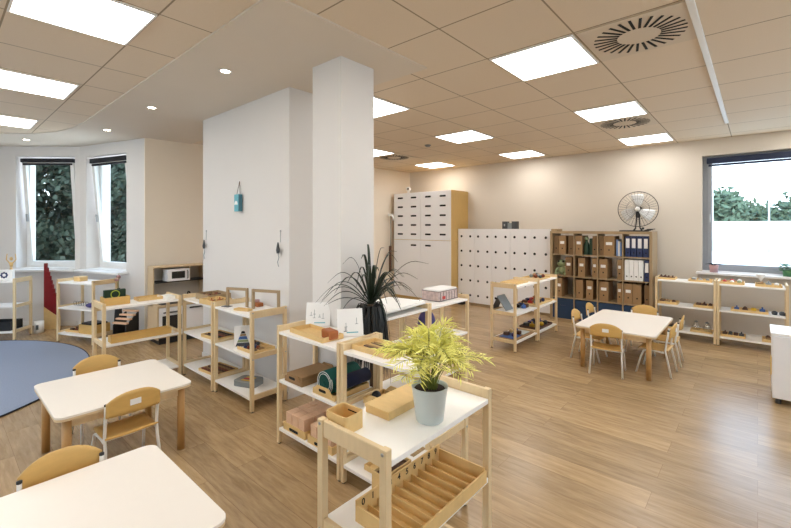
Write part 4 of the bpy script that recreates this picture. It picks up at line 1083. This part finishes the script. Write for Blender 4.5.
MB().box(-.14, .14, -.28, .28, 0, .012, .001).build('tray_body', 'kraft', t); MB().box(-.10, .10, -.24, -.02, .0123, .02, .001).build('picture', 'blue', t); MB().box(-.10, .10, .02, .24, .0123, .02, .001).build('picture', 'pot', t)
bits(5, .2, .4, .021, ['brown', 'purple', 'pine'], 'small piece on the picture tray of the nearer mid-room shelf', (-2.39, 5.07, Z2), cat='toy', name='toy_piece', size=.03, seed=15)
tray(.28, .5, .03, 'dark wooden tray on the lowest board of the farther mid-room shelf', (-2.39, 5.76, Z2), 0, 'brown')
bits(9, .24, .42, .008, ['dark_grey', 'yellow', 'black', 'purple'], 'dark toy in the lowest tray of the farther mid-room shelf', (-2.39, 5.76, Z2), cat='toy', name='toy_piece', size=.04, seed=16)

# ---- E units
E_items = [
    (-.97, 6.95, Z0, .22, .20, .028, 'wooden tray of brown pegs on the top board, right next to the bookcase', ['brown'], 'brown peg in the tray next to the bookcase', 'cyl', 10),
    (-.58, 6.93, Z0, .26, .22, .028, 'wooden tray with pale glass dish on top board below the window corner', ['grey', 'pot'], 'pale dish piece in the tray below the window corner', 'mix', 4),
    (-.25, 6.91, Z0, .25, .20, .03, 'wooden tray of red, green and white bowls on the right wall shelf', ['bright_red', 'paper', 'frog', 'orange'], 'small coloured bowl piece in the tray under the pink pot', 'ball', 6),
    (.10, 6.89, Z0, .25, .20, .03, 'wooden tray under the white funnel on the right wall shelf', ['kraft', 'grey', 'paper'], 'small item in the tray under the white funnel', 'mix', 5),
    (-.95, 6.92, Z1, .24, .20, .035, 'wooden tray on the middle board immediately right of the bookcase', ['brown', 'kraft'], 'small brown item in the middle tray right of the bookcase', 'mix', 4),
    (-.54, 6.90, Z1, .22, .20, .035, 'wooden tray on the middle board left of the two shelf posts', ['brown'], 'brown item in the middle tray left of the two posts', 'mix', 6),
    (-.08, 6.90, Z1, .36, .20, .03, 'long wooden tray with blue and yellow items on the right middle board', ['blue', 'brown', 'yellow', 'blue'], 'blue or yellow item in the long tray on the right middle board', 'mix', 8),
    (-.57, 6.92, Z2, .24, .20, .025, 'wooden tray holding two glass jars on the lowest board', [], '', 'mix', 0),
    (-.90, 6.92, Z2, .20, .20, .03, 'wooden tray on the lowest board hidden partly by the right chairs', ['brown', 'black'], 'dark item in the lowest tray behind the right chairs', 'mix', 5),
    (-.24, 6.91, Z2, .25, .20, .03, 'wooden tray of dark items on the lowest board right of the two posts', ['brown', 'dark_grey'], 'dark item in the lowest tray right of the two posts', 'mix', 8),
    (.14, 6.90, Z2, .2, .20, .035, 'wooden tray partly hidden by the low white cabinet, lowest board', ['kraft', 'paper', 'brown'], 'item in the lowest tray beside the low white cabinet', 'mix', 4)]
for k, (x, y, z, w, d, h, lb, ms, lb2, kd, n) in enumerate(E_items):
    tray(w, d, h, lb, (x, y, z), 0)
    if n: bits(n, w - .03, d - .03, .008, ms, lb2, (x, y, z), cat='small item', name='small_piece', size=.028, kind=kd, seed=30 + k)
for k in range(2):
    t = thing('glass_jar', ['left round glass jar in the lowest tray near the two posts', 'right round glass jar in the lowest tray near the two posts'][k], 'jar', (-.63 + .12 * k, 6.92, Z2 + .008))
    MB().lathe([(0, 0), (.03, 0), (.05, .03), (.05, .06), (.025, .09), (.022, .11), (.024, .112)], seg=24).build('jar_body', 'glassware', t)
    MB().lathe([(0, .1125), (.024, .1125), (.02, .125), (.008, .13), (0, .14)], seg=16).build('stopper', 'grey', t)
for k in range(2):
    tag(MB().lathe([(0, 0), (.025, 0), (.03, .03), (.012, .045), (0, .045)], seg=16).build('bell', 'dark_grey'), ['left small dark bell-shaped object at the right end of the middle board', 'right small dark bell-shaped object at the right end of the middle board'][k], 'bell', loc=(.155 + .07 * k, 6.87, Z1))
# window sill things
t = thing('potted_plant', 'dusty pink pot with a dark drooping plant on the right window sill', 'potted plant', (-.47, WY - .06, .8925 + .0005))
MB().lathe([(0, 0), (.045, 0), (.058, .105), (.053, .105), (.05, .09), (0, .09)], seg=24).build('pot', 'pink_pot', t)
b = MB()
for k in range(9):
    a = k * .7; b.tube([(0, 0, .09), (.04 * math.cos(a), .04 * math.sin(a), .125), (.10 * math.cos(a), .05 * math.sin(a), .11)], .006, 6, .002)
b.build('foliage', 'dry_leaf', t)
t = thing('funnel', 'white funnel-shaped dish on a thin stem on the right wall shelf', 'funnel', (.03, 6.96, Z0 + .008))
MB().lathe([(0, 0), (.025, 0), (.025, .006), (.004, .012), (.004, .05), (.012, .06), (.055, .13), (.052, .13), (0, .06)], seg=28).build('funnel_body', 'paper', t)
t = thing('potted_plant', 'green leafy plant on the window sill at the right picture edge', 'potted plant', (.30, WY - .05, .8925 + .0005))
MB().lathe([(0, 0), (.05, 0), (.06, .08), (.055, .08), (.05, .07), (0, .07)], seg=24).build('pot', 'sill_plant', t)
b = MB(); rd = random.Random(5)
for k in range(60):
    p = Vector((rd.uniform(-.08, .08), rd.uniform(-.05, .05), rd.uniform(.07, .17))); b.ball(p, .02, (1, .8, .3), 1)
b.build('foliage', 'sill_plant', t)

# ------------------------------------------------------------ dark strap-leaved plant behind the shelves
t = thing('potted_dracaena', 'tall dark plant with arching strap leaves and drooping skirt behind the shelves', 'potted plant', (-2.09, 2.13, 0))
MB().lathe([(0, .001), (.10, .001), (.125, .26), (.117, .26), (.113, .23), (0, .23)], seg=32).build('pot', 'dark_grey', t)
MB().tube([(0, 0, .231), (-.01, 0, .6), (-.03, -.01, .98)], .032, 12, .022).build('trunk', 'trunk', t)
def leaf(b, base, a, reach, rise, droop, w, n=12, pw=.9):
    ex, ey = base[0] + reach * math.cos(a), base[1] + reach * math.sin(a)
    if reach > .155 and ex < -.15 and ey > -abs(ex) * .95: return
    L = []; Rr = []
    d = Vector((math.cos(a), math.sin(a), 0)); s_ = Vector((-d.y, d.x, 0))
    mid = []
    for i in range(n + 1):
        v = i / n
        p = Vector(base) + d * reach * (v ** pw) + Vector((0, 0, rise * math.sin(min(v * 2.0, 1.57) ) - droop * max(0, v - .25) ** 1.7))
        ww = w * (1 - v ** 2.2) * (.55 + .45 * min(1, v * 4)) + .0006
        L.append(b.bm.verts.new(p - s_ * ww + Vector((0, 0, ww * .35)))); Rr.append(b.bm.verts.new(p + s_ * ww + Vector((0, 0, ww * .35)))); mid.append(b.bm.verts.new(p))
    for i in range(n):
        f = b.bm.faces.new((L[i], mid[i], mid[i + 1], L[i + 1])); f.smooth = True
        f = b.bm.faces.new((mid[i], Rr[i], Rr[i + 1], mid[i + 1])); f.smooth = True
rd = random.Random(21)
b = MB()
for k in range(52):
    a = 2 * PI * k / 52 + rd.uniform(-.2, .2); up = rd.random()
    leaf(b, (-.03, 0, .97), a, rd.uniform(.12, .40), rd.uniform(.18, .42) * (1 if up > .35 else .5), rd.uniform(.05, .40), .011)
for a, re_, ri, dr in ((R(150), .12, .44, .0), (R(30), .10, .42, .0), (R(236), .40, .22, .3), (R(242), .32, .30, .2), (R(250), .36, .16, .22), (R(40), .42, .34, .06), (R(20), .36, .28, .12), (R(60), .2, .4, .02), (R(-10), .34, .22, .32)):
    leaf(b, (-.03, 0, .97), a, re_, ri, dr, .012)
o = b.build('strap_leaf', 'dracaena', t); sm = o.modifiers.new('thickness', 'SOLIDIFY'); sm.thickness = .0012
b = MB()
for k in range(180):
    a = rd.uniform(0, 2 * PI)
    leaf(b, (-.03, 0, .96 - rd.uniform(0, .12)), a, rd.uniform(.11, .155), rd.uniform(.01, .08), rd.uniform(.40, .85), .009, pw=.4)
o = b.build('drooping_leaf', 'dry_leaf', t); sm = o.modifiers.new('thickness', 'SOLIDIFY'); sm.thickness = .0012

# ------------------------------------------------------------ outside
MB_ = MB(); MB_.box(-60, 90, WY + 1.2, 41, -.25, -.15); struct(MB_.build('outdoor_ground', 'ground'))
struct(MB().box(-60, -10.6, -40, WY + 1.15, -.27, -.16).build('outdoor_lawn', 'grass'))
t = thing('boundary_wall', 'long pale low wall far beyond the big window', 'wall', (0, 40, -.15)); 
MB().box(-40, 60, 0, .3, 0, 2.0).build('wall_panel', 'concrete', t); MB().box(-40, 60, -.05, .35, 2.0, 2.08).build('coping', 'concrete', t)
def tree(name, lb, loc, h, r, m, seed, n=900, leaf_s=.2, low=.15, group=None):
    t = thing(name, lb, 'tree', loc, 0, group); rd = random.Random(seed)
    b = MB(); b.tube([(0, 0, 0), (.05, 0, h * .4), (0, .05, h * .75)], .04 * h, 8, .012 * h)
    for k in range(6):
        a = k * 1.05; b.tube([(0, 0, h * (.3 + .06 * k)), (r * .5 * math.cos(a), r * .5 * math.sin(a), h * (.5 + .06 * k))], .012 * h, 6, .004 * h)
    b.build('trunk', 'bark', t)
    b = MB(); blobs = [(rd.uniform(-.6, .6) * r, rd.uniform(-.6, .6) * r, h * rd.uniform(low + .1, .85), r * rd.uniform(.35, .6)) for _ in range(16)]
    for k in range(n):
        bx_, by_, bz_, br_ = rd.choice(blobs)
        d = Vector((rd.gauss(0, 1), rd.gauss(0, 1), rd.gauss(0, .8))).normalized() * br_ * rd.uniform(.6, 1.05)
        c = Vector((bx_, by_, bz_)) + d
        u = Vector((rd.gauss(0, 1), rd.gauss(0, 1), rd.gauss(0, 1))).normalized(); v = u.orthogonal().normalized(); s_ = leaf_s * rd.uniform(.6, 1.3)
        vs = [b.bm.verts.new(c + q) for q in (u * s_, v * s_ * .6, -u * s_, -v * s_ * .6)]
        b.bm.faces.new(vs)
    b.build('foliage', m, t)
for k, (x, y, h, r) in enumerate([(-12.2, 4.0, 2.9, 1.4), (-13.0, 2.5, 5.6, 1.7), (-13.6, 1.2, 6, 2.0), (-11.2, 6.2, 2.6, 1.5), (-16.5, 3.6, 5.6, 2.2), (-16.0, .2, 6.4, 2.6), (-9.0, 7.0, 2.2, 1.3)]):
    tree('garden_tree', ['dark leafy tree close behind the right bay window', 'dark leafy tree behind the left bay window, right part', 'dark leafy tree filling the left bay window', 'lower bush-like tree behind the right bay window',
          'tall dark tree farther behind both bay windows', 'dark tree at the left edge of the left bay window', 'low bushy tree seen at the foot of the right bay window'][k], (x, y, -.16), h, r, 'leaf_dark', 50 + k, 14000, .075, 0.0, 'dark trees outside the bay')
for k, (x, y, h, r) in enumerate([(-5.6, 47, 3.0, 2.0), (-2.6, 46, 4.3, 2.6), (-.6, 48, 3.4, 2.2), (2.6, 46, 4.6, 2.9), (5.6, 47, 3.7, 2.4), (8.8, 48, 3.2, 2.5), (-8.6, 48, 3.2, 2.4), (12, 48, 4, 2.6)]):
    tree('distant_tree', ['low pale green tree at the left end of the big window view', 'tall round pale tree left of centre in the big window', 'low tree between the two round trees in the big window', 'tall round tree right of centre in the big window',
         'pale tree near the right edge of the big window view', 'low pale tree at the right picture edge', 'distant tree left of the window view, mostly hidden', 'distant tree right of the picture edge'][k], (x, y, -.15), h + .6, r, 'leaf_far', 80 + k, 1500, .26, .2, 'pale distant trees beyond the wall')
for k, (x, y, h) in enumerate([(-2.35, 36, 3.6), (.55, 36, 3.7), (-3.4, 38, 3.2)]):
    t = thing('lamp_post', ['thin pale lamp post left of centre in the big window', 'thin pale lamp post right of centre in the big window', 'short pale lamp post at the left of the big window view'][k], 'lamp post', (x, y, -.15), 0, 'lamp posts outside')
    MB().tube([(0, 0, 0), (0, 0, h + 1.2)], .06, 8, .035).build('pole', 'lamp_metal', t)
    MB().tube([(-.7, 0, h + 1.15), (0, 0, h + 1.25), (.7, 0, h + 1.15)], .03, 6).build('arm', 'lamp_metal', t)

# ------------------------------------------------------------ light
w = bpy.data.worlds.new('world'); S.world = w; w.use_nodes = True
bg = w.node_tree.nodes['Background']; nt = w.node_tree
tcn = nt.nodes.new('ShaderNodeTexCoord'); sx_ = nt.nodes.new('ShaderNodeSeparateXYZ'); rp = nt.nodes.new('ShaderNodeValToRGB')
rp.color_ramp.elements[0].position = .0; rp.color_ramp.elements[0].color = (.86, .93, 1, 1); rp.color_ramp.elements[1].position = .5; rp.color_ramp.elements[1].color = (.5, .70, 1, 1)
nt.links.new(tcn.outputs['Generated'], sx_.inputs[0]); nt.links.new(sx_.outputs['Z'], rp.inputs[0]); nt.links.new(rp.outputs[0], bg.inputs[0])
bg.inputs[1].default_value = 4.5
sl = bpy.data.lights.new('sun', 'SUN'); so = bpy.data.objects.new('sun', sl); COL.objects.link(so)
sl.energy = 4.0; sl.angle = R(1.5); sl.color = (1, .95, .87)
so.rotation_euler = Vector((-.45, .55, -.75)).to_track_quat('-Z', 'Y').to_euler()
